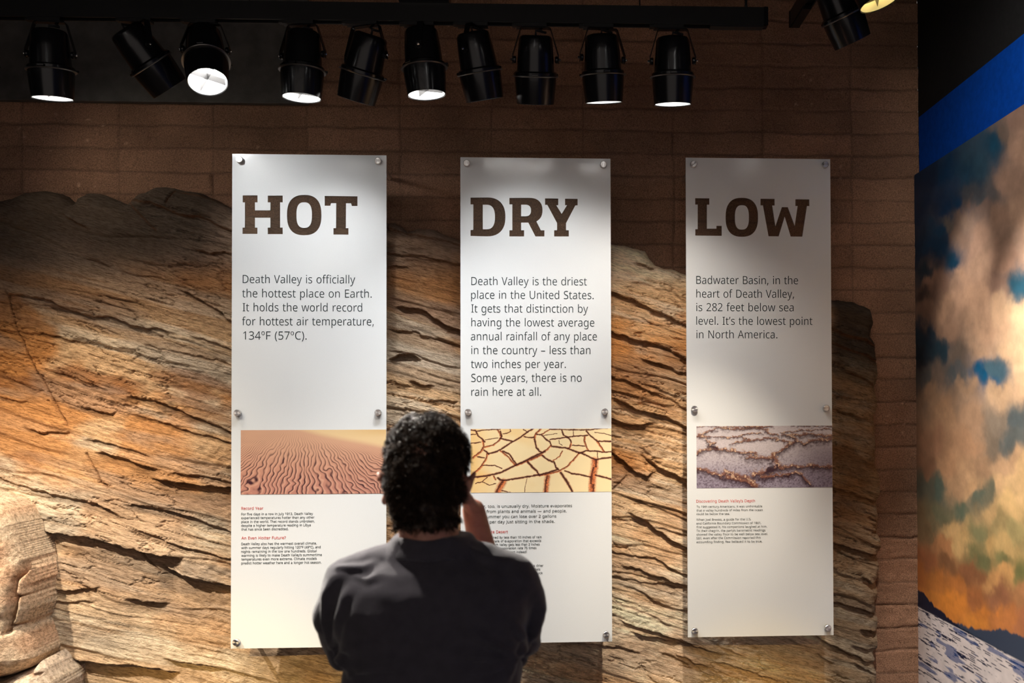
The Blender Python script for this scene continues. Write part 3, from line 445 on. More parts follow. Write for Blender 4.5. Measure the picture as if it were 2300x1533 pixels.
def build_rock():
    st = 0.0040
    xs = np.arange(-2.80, 1.46, st); zs = np.arange(0.0, 2.80, st)
    X, Z = np.meshgrid(xs, zs)
    PX, PZ = to_px(X, YT, Z)
    sd = poly_sd(X + (fbm(X * 14, Z * 14, 3, 91) - 0.5) * 0.018, Z + (fbm(X * 14 + 40, Z * 14, 3, 92) - 0.5) * 0.018, [w2(p) for p in OUTLINE])
    e = np.clip(sd / 0.075, 0, 1)
    body = 0.115 * np.sqrt(np.clip(1 - (1 - e) ** 2, 0, 1))
    h = (fbm(X * 1.3, Z * 1.7, 3, 101) - 0.5) * 0.075
    # the face comes forward to the lower left
    h += 0.07 * sstep(-1.35, -2.1, X) * sstep(1.75, 0.9, Z)
    t = Z + 0.28 * X + 0.06 * (fbm(X * 1.5, Z * 1.5, 3, 105) - 0.5)
    # thin beds: every bed sticks out a little and is undercut at its lower edge
    for fq, am, sd_ in ((9.0, 0.0075, 111), (23.0, 0.0036, 112), (55.0, 0.0020, 113)):
        q = t * fq + 1.6 * (fbm(X * 1.6, t * fq * 0.35, 3, sd_) - 0.5); f = q - np.floor(q)
        pr = np.where(f < 0.12, sstep(0, 0.12, f), 1 - 0.75 * (f - 0.12) / 0.88)
        h += am * (pr - 0.5) * sstep(0.38, 0.6, fbm(X * 2.2 + 7, t * fq * 0.5, 3, sd_ + 5)) * 1.5
    lump = fbm(X * 26, Z * 34, 4, 121); h += (lump - 0.5) * 0.009 * (0.4 + 1.5 * sstep(0.45, 0.65, fbm(X * 3, Z * 4, 3, 123)))
    h += (fbm(X * 10, t * 62, 3, 125) - 0.5) * 0.0050
    rid = 1 - np.abs(2 * fbm(X * 6, t * 30, 4, 127) - 1); h -= 0.010 * sstep(0.93, 0.995, rid) * sstep(0.4, 0.55, fbm(X * 1.5, Z * 2.5, 2, 128))
    cav = np.zeros_like(X)
    wob = (fbm(X * 30, Z * 30, 3, 131) - 0.5) * 0.016
    for dep, wid, pts in LEDGES:
        P = np.array([w2(p) for p in pts]); x0, x1 = P[0, 0], P[-1, 0]
        if x1 < x0: continue
        i0, i1 = np.searchsorted(xs, [x0 - 0.02, x1 + 0.02]); j0, j1 = np.searchsorted(zs, [P[:, 1].min() - wid * 4, P[:, 1].max() + 0.10])
        if i1 <= i0: continue
        sl = (slice(j0, j1), slice(i0, i1)); xx, zz = X[sl], Z[sl]
        o = np.argsort(P[:, 0]); zl = np.interp(xx, P[o, 0], P[o, 1])
        s = zl - zz + wob[sl]
        fade = np.clip(np.minimum(xx - x0 + 0.02, x1 + 0.02 - xx) / min(0.07, (x1 - x0) * 0.3 + 0.01), 0, 1); fade = fade * fade * (3 - 2 * fade)
        fade = fade * (0.65 + 0.7 * fbm(xx * 9, zz * 2, 2, 133))
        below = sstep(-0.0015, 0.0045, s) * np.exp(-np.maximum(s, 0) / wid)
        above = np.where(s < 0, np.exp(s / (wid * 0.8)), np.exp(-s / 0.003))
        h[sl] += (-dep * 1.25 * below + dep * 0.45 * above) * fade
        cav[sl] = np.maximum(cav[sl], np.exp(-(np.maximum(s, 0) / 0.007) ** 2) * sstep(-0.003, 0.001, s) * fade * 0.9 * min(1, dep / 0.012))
    for pts in CRACKS:
        P = [w2(p) for p in pts]; d = np.full(X.shape, 9.0)
        a = np.array(P); i0, i1 = np.searchsorted(xs, [a[:, 0].min() - 0.03, a[:, 0].max() + 0.03]); j0, j1 = np.searchsorted(zs, [a[:, 1].min() - 0.03, a[:, 1].max() + 0.03])
        sl = (slice(j0, j1), slice(i0, i1)); xx, zz = X[sl] + wob[sl] * 0.5, Z[sl] + wob[sl] * 0.3; dd = np.full(xx.shape, 9.0)
        for (ax, az), (bx, bz) in zip(P, P[1:]):
            ex, ez = bx - ax, bz - az; tt = np.clip(((xx - ax) * ex + (zz - az) * ez) / (ex * ex + ez * ez), 0, 1)
            dd = np.minimum(dd, np.hypot(xx - ax - tt * ex, zz - az - tt * ez))
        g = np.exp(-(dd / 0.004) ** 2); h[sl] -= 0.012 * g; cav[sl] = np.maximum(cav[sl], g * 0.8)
    # the rounded knob beside the first panel
    k = w2((881, 503)); kd = np.hypot((X - k[0]) / 0.026, (Z - k[1]) / 0.027); h += 0.03 * np.sqrt(np.clip(1 - kd ** 2, 0, 1))
    h = body + h * sstep(0, 0.05, sd)
    # panels hang in front: the rock stays behind them
    lim = 0.175 + 0.10 * sstep(-1.38, -1.8, X); h = np.where(h > lim - 0.03, lim - 0.03 + 0.03 * np.tanh((h - lim + 0.03) / 0.03), h)
    h = np.where(sd < 0, 0.008, np.maximum(h, 0.010))
    global rock_h
    rock_h = lambda x, z: float(h[min(max(int(round((z - zs[0]) / st)), 0), len(zs) - 1), min(max(int(round((x - xs[0]) / st)), 0), len(xs) - 1)])
    keep = sd > -st * 1.5
    idx = np.full(X.size, -1); idx[keep.ravel()] = np.arange(keep.sum())
    gz, gx = np.gradient(sd, st); gn = np.maximum(gx ** 2 + gz ** 2, 0.3); mv = np.where(sd < 0, sd, 0.0)      # rim vertices slide onto the outline
    V = np.stack([X - np.clip(mv * gx / gn, -st, st), -h, Z - np.clip(mv * gz / gn, -st, st)], -1).reshape(-1, 3)[keep.ravel()]
    f = grid_faces(len(xs), len(zs)); f = f[(keep.ravel()[f]).all(1)]
    me = np_mesh(V, idx[f]); shade(me)
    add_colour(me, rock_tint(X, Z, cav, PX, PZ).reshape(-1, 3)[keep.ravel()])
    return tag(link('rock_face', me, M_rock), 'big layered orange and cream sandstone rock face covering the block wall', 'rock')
build_rock()

# boulders standing in front of the cliff at the lower left
def boulder(label, outline, y_back, depth, seed, grooves, tint):
    P = []
    for q in outline:
        a = at(q[0], q[1], y_back); P.append((a.x, max(a.z, 0.0)))
    a = np.array(P); st = 0.0028
    xs = np.arange(a[:, 0].min() - 0.03, a[:, 0].max() + 0.03, st); zs = np.arange(max(0.0, a[:, 1].min() - 0.03), a[:, 1].max() + 0.03, st)
    X, Z = np.meshgrid(xs, zs)
    sd = poly_sd(X + (fbm(X * 9, Z * 9, 3, seed) - 0.5) * 0.02, Z, P)
    e = np.clip(sd / 0.125, 0, 1); h = depth * np.sqrt(np.clip(1 - (1 - e) ** 2, 0, 1))
    xr, zr = 0.8 * X + 0.6 * Z, -0.6 * X + 0.8 * Z
    lump = fbm(xr * 13, zr * 17, 3, seed + 3); h += ((fbm(X * 4, Z * 5, 3, seed + 1) - 0.5) * 0.08 + (lump - 0.5) * 0.050 + (fbm(zr * 24 + 4, xr * 30, 2, seed + 5) - 0.5) * 0.018) * e
    cav = np.zeros_like(X)
    for wd_, dp, pts in grooves:
        Q = [(at(p[0], p[1], y_back - depth).x, at(p[0], p[1], y_back - depth).z) for p in pts]; dd = np.full(X.shape, 9.0)
        xx, zz = X + (vn(X * 30, Z * 30, seed) - 0.5) * 0.012, Z + (vn(X * 30, Z * 30, seed + 9) - 0.5) * 0.012
        for (ax, az), (bx, bz) in zip(Q, Q[1:]):
            ex, ez = bx - ax, bz - az; tt = np.clip(((xx - ax) * ex + (zz - az) * ez) / (ex * ex + ez * ez), 0, 1)
            dd = np.minimum(dd, np.hypot(xx - ax - tt * ex, zz - az - tt * ez))
        g = np.exp(-(dd / wd_) ** 2); h -= dp * g; cav = np.maximum(cav, g * 0.7)
    h = np.where(sd < 0, -0.26, h); keep = sd > -st * 1.5
    idx = np.full(X.size, -1); idx[keep.ravel()] = np.arange(keep.sum())
    f = grid_faces(len(xs), len(zs)); f = f[(keep.ravel()[f]).all(1)]
    me = np_mesh(np.stack([X, y_back - h, Z], -1).reshape(-1, 3)[keep.ravel()], idx[f]); shade(me)
    st2 = fbm(X * 10, Z * 16, 4, seed + 7)[..., None]; pale = sstep(0.45, 0.62, fbm(X * 5 + 3, Z * 6, 3, seed + 8))[..., None]
    c = np.asarray(tint) * (0.7 + 0.6 * st2); c = c + (ROCK_PALE - c) * pale * 0.75; c = c + (ROCK_RUST - c) * (cav * 0.8)[..., None]
    add_colour(me, np.clip(c, 0.01, 0.95).reshape(-1, 3)[keep.ravel()])
    return tag(link('boulder', me, M_boulder), label, 'rock', 'boulders at the foot of the cliff')
boulder('tall pinkish boulder with upright cracks at the left edge beside the rock face', [(-260, 1060), (-120, 1090), (0, 1128), (20, 1142), (42, 1172), (58, 1212), (68, 1250), (76, 1300), (78, 1360), (72, 1400), (86, 1432), (94, 1468), (78, 1494), (48, 1508), (10, 1516), (-60, 1540), (-260, 1600)],
        -0.34, 0.17, 301, [(.006, .06, [(14, 1180), (18, 1235), (20, 1262), (12, 1312), (10, 1350), (6, 1390), (0, 1430)]), (.005, .025, [(20, 1250), (45, 1246), (66, 1238)]), (.004, .02, [(20, 1262), (45, 1263), (70, 1259)]), (.004, .02, [(8, 1352), (40, 1348), (72, 1343)]), (.006, .03, [(0, 1416), (30, 1414), (72, 1402)])], (0.70, 0.45, 0.29))
boulder('low pale boulder at the bottom left corner below the pinkish one', [(-260, 1560), (0, 1530), (40, 1512), (84, 1498), (98, 1478), (112, 1492), (120, 1506), (134, 1520), (138, 1540), (130, 1640), (120, 1900), (-260, 1900)],
        -0.36, 0.16, 341, [(.006, .02, [(0, 1528), (30, 1526), (60, 1528)])], (0.78, 0.64, 0.50))

# black fascia high on the left, in front of the block wall
_f0, _f1 = at(-180, 230, -0.045), at(690, 233, -0.045)
M_fascia = mat('black_fascia_board', (0.085, 0.080, 0.072), 0.6, var=0.25, vscale=14, bump=0.0012, bscale=300, spec=0.3)
tag(link('fascia_board', box_mesh(-3.6, _f1.x, -0.045, -0.012, _f1.z, 3.6, 0.004), M_fascia), 'wide flat black fascia board high on the left of the block wall', 'panel')

# ---------------------------------------------------------------- mural on the right wall
MXF = 1.668
MURAL = [(2062, 400, 6, 45, 78), (2120, 400, 6, 62, 102), (2170, 400, 35, 74, 100), (2062, 480, 5, 48, 82), (2120, 470, 5, 58, 98), (2150, 460, 10, 66, 104), (2190, 440, 88, 92, 98), (2190, 380, 50, 84, 104), (2230, 330, 24, 80, 108), (2250, 310, 130, 112, 100), (2290, 260, 160, 128, 112), (2300, 330, 186, 150, 128),
 (2270, 400, 176, 142, 122), (2230, 430, 105, 100, 100), (2200, 470, 140, 116, 104), (2160, 485, 150, 124, 108), (2130, 500, 120, 112, 104), (2300, 480, 190, 154, 130), (2240, 500, 168, 134, 114), (2190, 540, 170, 136, 116), (2150, 520, 150, 122, 106), (2110, 520, 10, 70, 104), (2100, 560, 6, 62, 96), (2130, 590, 12, 64, 92), (2070, 560, 5, 48, 76),
 (2075, 615, 30, 60, 76), (2085, 632, 172, 132, 108), (2100, 640, 150, 116, 98), (2075, 660, 80, 66, 62), (2150, 610, 190, 152, 126), (2200, 600, 186, 150, 126), (2260, 590, 170, 134, 114), (2300, 570, 178, 146, 126), (2295, 635, 40, 84, 104), (2240, 640, 150, 118, 102), (2180, 660, 196, 156, 128), (2120, 690, 180, 142, 116), (2080, 700, 150, 116, 96), (2240, 700, 204, 166, 134), (2300, 690, 220, 184, 146),
 (2200, 730, 190, 152, 124), (2130, 740, 160, 126, 104), (2080, 770, 16, 54, 74), (2110, 790, 40, 66, 80), (2070, 800, 8, 40, 56), (2150, 800, 120, 104, 92), (2200, 790, 190, 154, 126), (2260, 780, 216, 178, 142), (2300, 800, 222, 186, 148), (2150, 845, 92, 96, 98), (2200, 835, 12, 84, 122), (2222, 846, 8, 82, 120), (2235, 830, 70, 98, 112), (2110, 850, 130, 110, 96), (2080, 850, 90, 90, 88), (2100, 890, 180, 142, 112),
 (2180, 870, 178, 144, 116), (2250, 880, 200, 164, 130), (2300, 870, 206, 170, 136), (2120, 930, 190, 148, 114), (2190, 940, 184, 146, 116), (2250, 940, 140, 124, 108), (2290, 945, 90, 98, 100), (2280, 985, 96, 100, 98), (2230, 990, 130, 114, 98), (2160, 990, 190, 146, 112), (2100, 1000, 178, 132, 102), (2080, 1050, 164, 120, 92), (2130, 1050, 192, 146, 110), (2160, 1060, 200, 158, 120), (2200, 1050, 170, 134, 104), (2260, 1050, 200, 160, 124),
 (2075, 1085, 110, 108, 92), (2110, 1095, 92, 104, 92), (2150, 1085, 180, 142, 108), (2190, 1105, 96, 106, 92), (2220, 1100, 110, 108, 90), (2180, 1095, 208, 164, 122), (2250, 1085, 222, 180, 134), (2290, 1080, 228, 188, 138), (2280, 1130, 232, 192, 134), (2230, 1145, 206, 168, 118), (2160, 1130, 96, 106, 88), (2120, 1150, 118, 114, 88), (2145, 1180, 214, 172, 118), (2158, 1210, 212, 172, 116), (2100, 1175, 128, 112, 84), (2080, 1190, 132, 108, 78),
 (2200, 1195, 134, 130, 92), (2240, 1170, 170, 148, 102), (2290, 1185, 176, 158, 108), (2260, 1230, 212, 176, 118), (2220, 1215, 208, 168, 110), (2250, 1270, 132, 128, 84), (2290, 1290, 124, 122, 76), (2200, 1240, 118, 116, 78), (2090, 1210, 176, 122, 82), (2130, 1222, 190, 132, 88), (2080, 1250, 168, 104, 68), (2130, 1260, 134, 92, 62), (2180, 1290, 150, 98, 66), (2230, 1300, 212, 156, 100), (2255, 1290, 220, 166, 106), (2290, 1340, 190, 134, 90), (2240, 1340, 160, 106, 76),
 (2090, 1300, 200, 124, 62), (2140, 1320, 196, 122, 64), (2190, 1350, 180, 112, 68), (2085, 1330, 214, 134, 60), (2150, 1360, 230, 142, 62), (2210, 1390, 226, 140, 66), (2250, 1395, 206, 130, 74), (2290, 1400, 190, 122, 84), (2200, 1410, 236, 150, 66), (2120, 1350, 226, 140, 60), (2070, 1290, 186, 112, 58)]
def build_mural():
    d_max, st = 2.7, 0.0032
    near = np.arange(0.004, 1.12, st); far = np.arange(1.12, d_max, 0.02); us = np.concatenate([near, far]); zs = np.arange(EYE - 1.72 + 0.35, EYE + 1.0746, 0.0036)
    U, Z = np.meshgrid(us, zs)
    PX, PY = to_px(MXF, -U, Z)
    PXc = np.clip(PX, 2040, 2420)
    n1 = fbm(U * 7, Z * 7, 5, 401, 0.55) - 0.5; n2 = fbm(U * 7 + 50, Z * 7, 5, 402, 0.55) - 0.5
    qx = PXc + n1 * 58; qy = PY + n2 * 74
    ref = np.array([m[:2] for m in MURAL], float); cl = lin(np.array([m[2:] for m in MURAL], float))
    num = np.zeros(U.shape + (3,)); den = np.zeros(U.shape)
    for (x, y), c in zip(ref, cl):
        w = 1.0 / (((qx - x) * 1.15) ** 2 + (qy - y) ** 2 + 60) ** 2.1
        num += w[..., None] * c; den += w
    c = num / den[..., None]
    c = c * (1 + 0.55 * (fbm(U * 16, Z * 20, 5, 405, 0.6) - 0.5))[..., None]
    # far range, near range and salt flat
    hz = 1362 + 0.531 * (PX - 2062)
    ridge = np.interp(PX, [2040, 2062, 2078, 2090, 2105, 2118, 2135, 2160, 2420], [1310, 1322, 1334, 1352, 1368, 1376, 1392, 1412, 1560]) + (fbm(U * 30, U * 0 + 1, 3, 411) - 0.5) * 10
    far_r = np.interp(PX, [2100, 2150, 2200, 2222, 2240, 2262, 2300, 2420], [1382, 1400, 1414, 1414, 1412, 1416, 1430, 1490]) + (fbm(U * 40, U * 0 + 4, 4, 415) - 0.5) * 12
    m = sstep(-3, 3, PY - far_r)[..., None]; c = c * (1 - m) + lin(np.array([58, 70, 92.])) * m
    m = sstep(-2, 2, PY - ridge)[..., None]; c = c * (1 - m) + lin(np.array([6, 24, 52.])) * m
    salt = lin(np.array([236, 224, 222.])) * (0.85 + 0.3 * fbm(U * 20, Z * 30, 3, 421))[..., None]
    dep = np.clip((PY - hz) / 170, 0.02, 3); wv = PX + 1.9 * 0
    s = fbm(U * 5.5 / (0.5 + dep * 0.5), Z * 62 / (0.5 + dep * 0.5), 4, 425, 0.6)
    k = sstep(0.58, 0.68, s)[..., None]; salt = salt * (1 - k) + lin(np.array([22, 32, 66.])) * k
    k = sstep(0.63, 0.7, fbm(U * 5, Z * 34, 3, 427))[..., None]; salt = salt * (1 - 0.7 * k) + lin(np.array([10, 70, 140.])) * 0.7 * k
    m = sstep(-1.5, 1.5, PY - hz)[..., None]; c = c * (1 - m) + salt * m
    root = empty('wall_mural', (MXF, 0, EYE), 'large printed mural of sunset clouds over a salt flat on the right wall', 'mural')
    me = np_mesh(np.stack([np.zeros_like(U), -U, Z - EYE], -1).reshape(-1, 3), grid_faces(len(us), len(zs))[:, ::-1]); shade(me)
    add_colour(me, np.clip(c * 0.95, 0, 0.9).reshape(-1, 3))
    link('mural_print', me, print_mat('mural_print', 0.5, 0.25), root)
    link('mural_backing', box_mesh(0.0012, XR - 0.006 - MXF, -d_max, -0.003, zs[0] - EYE, zs[-1] - EYE, 0.0), mat('mural_board_edge', (0.25, 0.22, 0.2), 0.5), root)
build_mural()

# ---------------------------------------------------------------- the three acrylic panels
YP, PT = -0.30, 0.006                         # front face of the panels, thickness
GL = {}
for ln in GLYPHS.strip('\n').split('\n'):
    hd, bd = ln[1:].split(':', 1)
    GL[ln[0]] = (int(hd), [[tuple(map(int, p.split(','))) for p in c.split(' ')] for c in bd.split(';')])
GL[' '] = (260, [])
def curve_mesh(contours, thick=0.0, offset=0.0):
    """flat filled outline in x and z (holes where contours nest), thickness along y"""
    cu = bpy.data.curves.new('outline', 'CURVE'); cu.dimensions = '2D'; cu.fill_mode = 'BOTH'; cu.extrude = thick / 2; cu.offset = offset
    for c in contours:
        s = cu.splines.new('POLY'); s.points.add(len(c) - 1); s.use_cyclic_u = True
        s.points.foreach_set('co', np.array([(p[0], p[1], 0, 1) for p in c], np.float32).ravel())
    o = bpy.data.objects.new('outline', cu); COL.objects.link(o)
    me = bpy.data.meshes.new_from_object(o.evaluated_get(bpy.context.evaluated_depsgraph_get()))
    bpy.data.objects.remove(o); bpy.data.curves.remove(cu)
    n = len(me.vertices); co = np.empty(n * 3, np.float32); me.vertices.foreach_get('co', co); co = co.reshape(-1, 3)
    co = np.stack([co[:, 0], -co[:, 2], co[:, 1]], -1); me.vertices.foreach_set('co', np.ascontiguousarray(co).ravel()); me.update()
    return me
def line_contours(text, xl, yb, xr, em):
    a, b = at(xl, yb, YP), at(xr, yb, YP); z = (a.z + b.z) / 2
    out = []; x = 0
    for ch in text:
        ad, cs = GL[ch]
        out += [[(x + p[0], p[1]) for p in c] for c in cs]; x += ad
    x0 = min(p[0] for c in out for p in c); x1 = max(p[0] for c in out for p in c); k = (b.x - a.x) / (x1 - x0)
    return [[(a.x + (p[0] - x0) * k, z + p[1] * em / 1000) for p in c] for c in out]
def block(lines, em_px, ref):
    em = (at(ref[0], ref[1], YP).z - at(ref[0], ref[1] + em_px, YP).z)
    return [c for l in lines for c in line_contours(*l, em)], em

def arc(cx, cy, rx, ry, n=2.6, a0=0, a1=360, k=48):
    r = []
    for i in range(k + 1):
        a = math.radians(a0 + (a1 - a0) * i / k); c, s = math.cos(a), math.sin(a)
        r.append((cx + rx * math.copysign(abs(c) ** (2 / n), c), cy + ry * math.copysign(abs(s) ** (2 / n), s)))
    return r
def oval(x0, x1, y0, y1, n=2.5): return arc((x0 + x1) / 2, (y0 + y1) / 2, (x1 - x0) / 2, (y1 - y0) / 2, n)[:-1]
HEAD = [
 ((500, 330, 3.2625), [[(147, 354), (256, 354), (256, 405), (237, 405), (237, 464), (350, 464), (350, 405), (331, 405), (331, 356), (440, 356), (440, 405), (421, 405), (421, 590), (440, 590), (440, 638), (330, 638), (330, 590), (350, 590), (350, 518), (237, 518), (237, 590), (255, 590), (255, 636), (145, 636), (145, 590), (163, 590), (163, 405), (147, 405)],
   oval(471, 724, 351, 646), oval(541, 654, 405, 592, 2.7),
   [(748, 358), (988, 361), (988, 432), (947, 432), (941, 412), (904, 412), (903, 594), (922, 594), (922, 642), (812, 641), (812, 594), (831, 594), (832, 411), (795, 411), (789, 430), (748, 430)]]),
 ((1020, 340, 2.7368), [[(101, 283), (200, 283)] + arc(200, 402, 115, 119.5, 2.4, -90, 90, 28) + [(101, 519), (101, 482), (118, 482), (118, 325), (101, 325)],
   [(176, 327), (198, 327)] + arc(198, 402.5, 53, 75.5, 2.5, -90, 90, 24) + [(176, 478)],
   [(340, 285), (450, 285)] + arc(460, 361, 83, 76, 2.4, -88, 50, 22) + [(506, 430), (533, 484), (555, 484), (555, 522), (500, 522), (456, 437), (412, 437), (412, 484), (430, 484), (430, 522), (340, 522), (340, 484), (358, 484), (358, 325), (340, 325)],
   [(412, 327), (440, 327)] + arc(440, 362.5, 33, 35.5, 2.3, -90, 90, 16) + [(412, 398)],
   [(559, 288), (640, 289), (640, 330), (628, 330), (661, 384), (694, 330), (682, 330), (682, 290), (759, 291), (759, 331), (745, 331), (688, 440), (688, 484), (705, 484), (705, 522), (615, 522), (615, 484), (633, 484), (633, 440), (573, 328), (559, 328)]]),
 ((1520, 340, 3.3324), [[(138, 349), (244, 350), (244, 398), (226, 398), (226, 577), (297, 577), (297, 556), (337, 556), (337, 631), (139, 629), (139, 581), (157, 581), (157, 397), (138, 397)],
   oval(366, 609, 346, 638), oval(436, 540, 402, 584, 2.7),
   [(627, 353), (733, 354), (733, 404), (715, 404), (739, 558), (787, 416), (832, 416), (883, 556), (905, 408), (888, 408), (888, 357), (993, 358), (993, 408), (975, 408), (940, 637), (853, 636), (808, 488), (763, 635), (687, 634), (645, 403), (627, 403)]])]
_k = (CD + YP) / (CD - 0.22)
RECTS = [tuple(v * _k for v in r) for r in ((-1.3139, -.6761, 1.0848, -.9728), (-.3668, .2692, 1.0805, -.9676), (.5914, 1.2186, 1.0885, -.9547))]
TEXTCOL = (0.018, 0.028, 0.030)

def frost_mat():
    k = N('frosted_acrylic'); p = k.n('BsdfPrincipled')
    k.l(k.ramp(k.noise(400, 2), [(0.3, (0.72, 0.735, 0.73)), (0.7, (0.76, 0.77, 0.765))]), p.inputs['Base Color'])
    p.inputs['Roughness'].default_value = 0.15; p.inputs['Specular IOR Level'].default_value = 0.75
    tr = k.n('BsdfTranslucent'); tr.inputs[0].default_value = (0.8, 0.8, 0.78, 1); mx = k.n('MixShader'); mx.inputs[0].default_value = 0.10
    k.l(p.outputs[0], mx.inputs[1]); k.l(tr.outputs[0], mx.inputs[2]); k.surf(mx.outputs[0]); return k.m
def clear_mat():
    k = N('clear_acrylic'); t = k.n('BsdfTransparent'); t.inputs[0].default_value = (0.86, 0.83, 0.80, 1)
    g = k.n('BsdfGlossy'); g.inputs['Roughness'].default_value = 0.16; fr = k.n('LayerWeight'); fr.inputs['Blend'].default_value = 0.12
    mx = k.n('MixShader'); k.l(fr.outputs['Fresnel'], mx.inputs[0]); k.l(t.outputs[0], mx.inputs[1]); k.l(g.outputs[0], mx.inputs[2])
    d = k.n('BsdfDiffuse'); k.l(k.ramp(k.noise(300, 2), [(0.3, (0.20, 0.14, 0.10)), (0.7, (0.23, 0.16, 0.115))]), d.inputs[0])
    m2 = k.n('MixShader'); m2.inputs[0].default_value = 0.16; k.l(mx.outputs[0], m2.inputs[1]); k.l(d.outputs[0], m2.inputs[2]); k.surf(m2.outputs[0]); return k.m
M_frost, M_clear = frost_mat(), clear_mat()
M_ink = mat('black_lettering', TEXTCOL, 0.6, var=0.05, spec=0.1); M_red = mat('red_lettering', (0.50, 0.035, 0.025), 0.5, var=0.05, spec=0.3)
def knob_mat():
    k = N('brushed_steel'); p = k.n('BsdfPrincipled'); p.inputs['Metallic'].default_value = 1; p.inputs['Roughness'].default_value = 0.32
    p.inputs['Anisotropic'].default_value = 0.85
    tg = k.n('Tangent', direction_type='RADIAL', axis='Y'); k.l(tg.outputs[0], p.inputs['Tangent'])
    k.l(k.ramp(k.noise(500, 2), [(0.3, (0.62, 0.60, 0.58)), (0.7, (0.75, 0.73, 0.71))]), p.inputs['Base Color']); k.surf(p.outputs[0]); return k.m
M_knob = knob_mat()
bm = bmesh.new(); RY = Matrix.Rotation(math.pi / 2, 4, 'X')
lathe(bm, [(0, 0.019), (0.0118, 0.019), (0.0134, 0.0172), (0.0136, 0.004), (0.0136, 0.0)], 40, RY); ME_CAP = from_bm(bm, True, 35)

# ---- the pictures printed on the panels
def frame_of(px):
    a = at(px[0], px[1], YP); b = at(px[2], px[3], YP); return a.x, b.x, a.z, b.z
def seg_d(U, V, pts):
    d = np.full(U.shape, 1e9); side = np.zeros(U.shape)
    for (ax, ay), (bx, by) in zip(pts, pts[1:]):
        ex, ey = bx - ax, by - ay; t = np.clip(((U - ax) * ex + (V - ay) * ey) / (ex * ex + ey * ey + 1e-9), 0, 1)
        q = np.hypot(U - ax - t * ex, V - ay - t * ey); s = (V - ay) * ex - (U - ax) * ey; s = s * (1 if ex >= 0 else -1)
        m = q < d; d = np.where(m, q, d); side = np.where(m, np.sign(s), side)
    return d, side
def mixc(c, d, f): return c + (np.asarray(d) - c) * np.clip(f, 0, 1)[..., None]
def pic_dune(u, v):
    c = mixc(np.ones(u.shape + (1,)) * lin([214, 166, 134.]), lin([194, 138, 114.]), sstep(0.1, 0.75, v))
    c = mixc(c, lin([184, 126, 110.]), sstep(0.6, 1.0, v) * 0.8)
    edge = np.interp(u, [0, .40, .55, .7, .85, 1.0, 1.2], [-.10, -.01, .08, .15, .21, .28, .35])
    ph = (u - 0.40) / (0.20 + 0.55 * v) * 17.5 + (fbm(u * 6, v * 3.2, 2, 501) - 0.5) * 2.6 + (vn(u * 26, v * 13, 503) - 0.5) * 0.9 + 0.10 * np.sin(v * 46 + 9 * vn(u * 8, v * 3, 505))
    f = ph - np.floor(ph)
    ln = np.exp(-((f - 0.5) / 0.15) ** 2); hi = np.exp(-((f - 0.80) / 0.20) ** 2)
    am = sstep(0.0, 0.22, v - edge) * (0.40 + 0.60 * sstep(0.1, 0.6, v)) * (0.6 + 0.6 * vn(u * 14, v * 22, 507))
    c = mixc(c, lin([222, 172, 144.]), hi * am * 0.6); c = mixc(c, lin([62, 30, 38.]), ln * am * 1.0)
    pale = mixc(np.ones(u.shape + (1,)) * lin([232, 200, 150.]), lin([222, 184, 128.]), sstep(0.6, 1, u) * sstep(0.15, 0.0, v))
    return mixc(c, pale, sstep(0.05, -0.06, v - edge))
CR = lambda *p: [((x - 172) / 2028, (y - 535) / 895) for x, y in p]
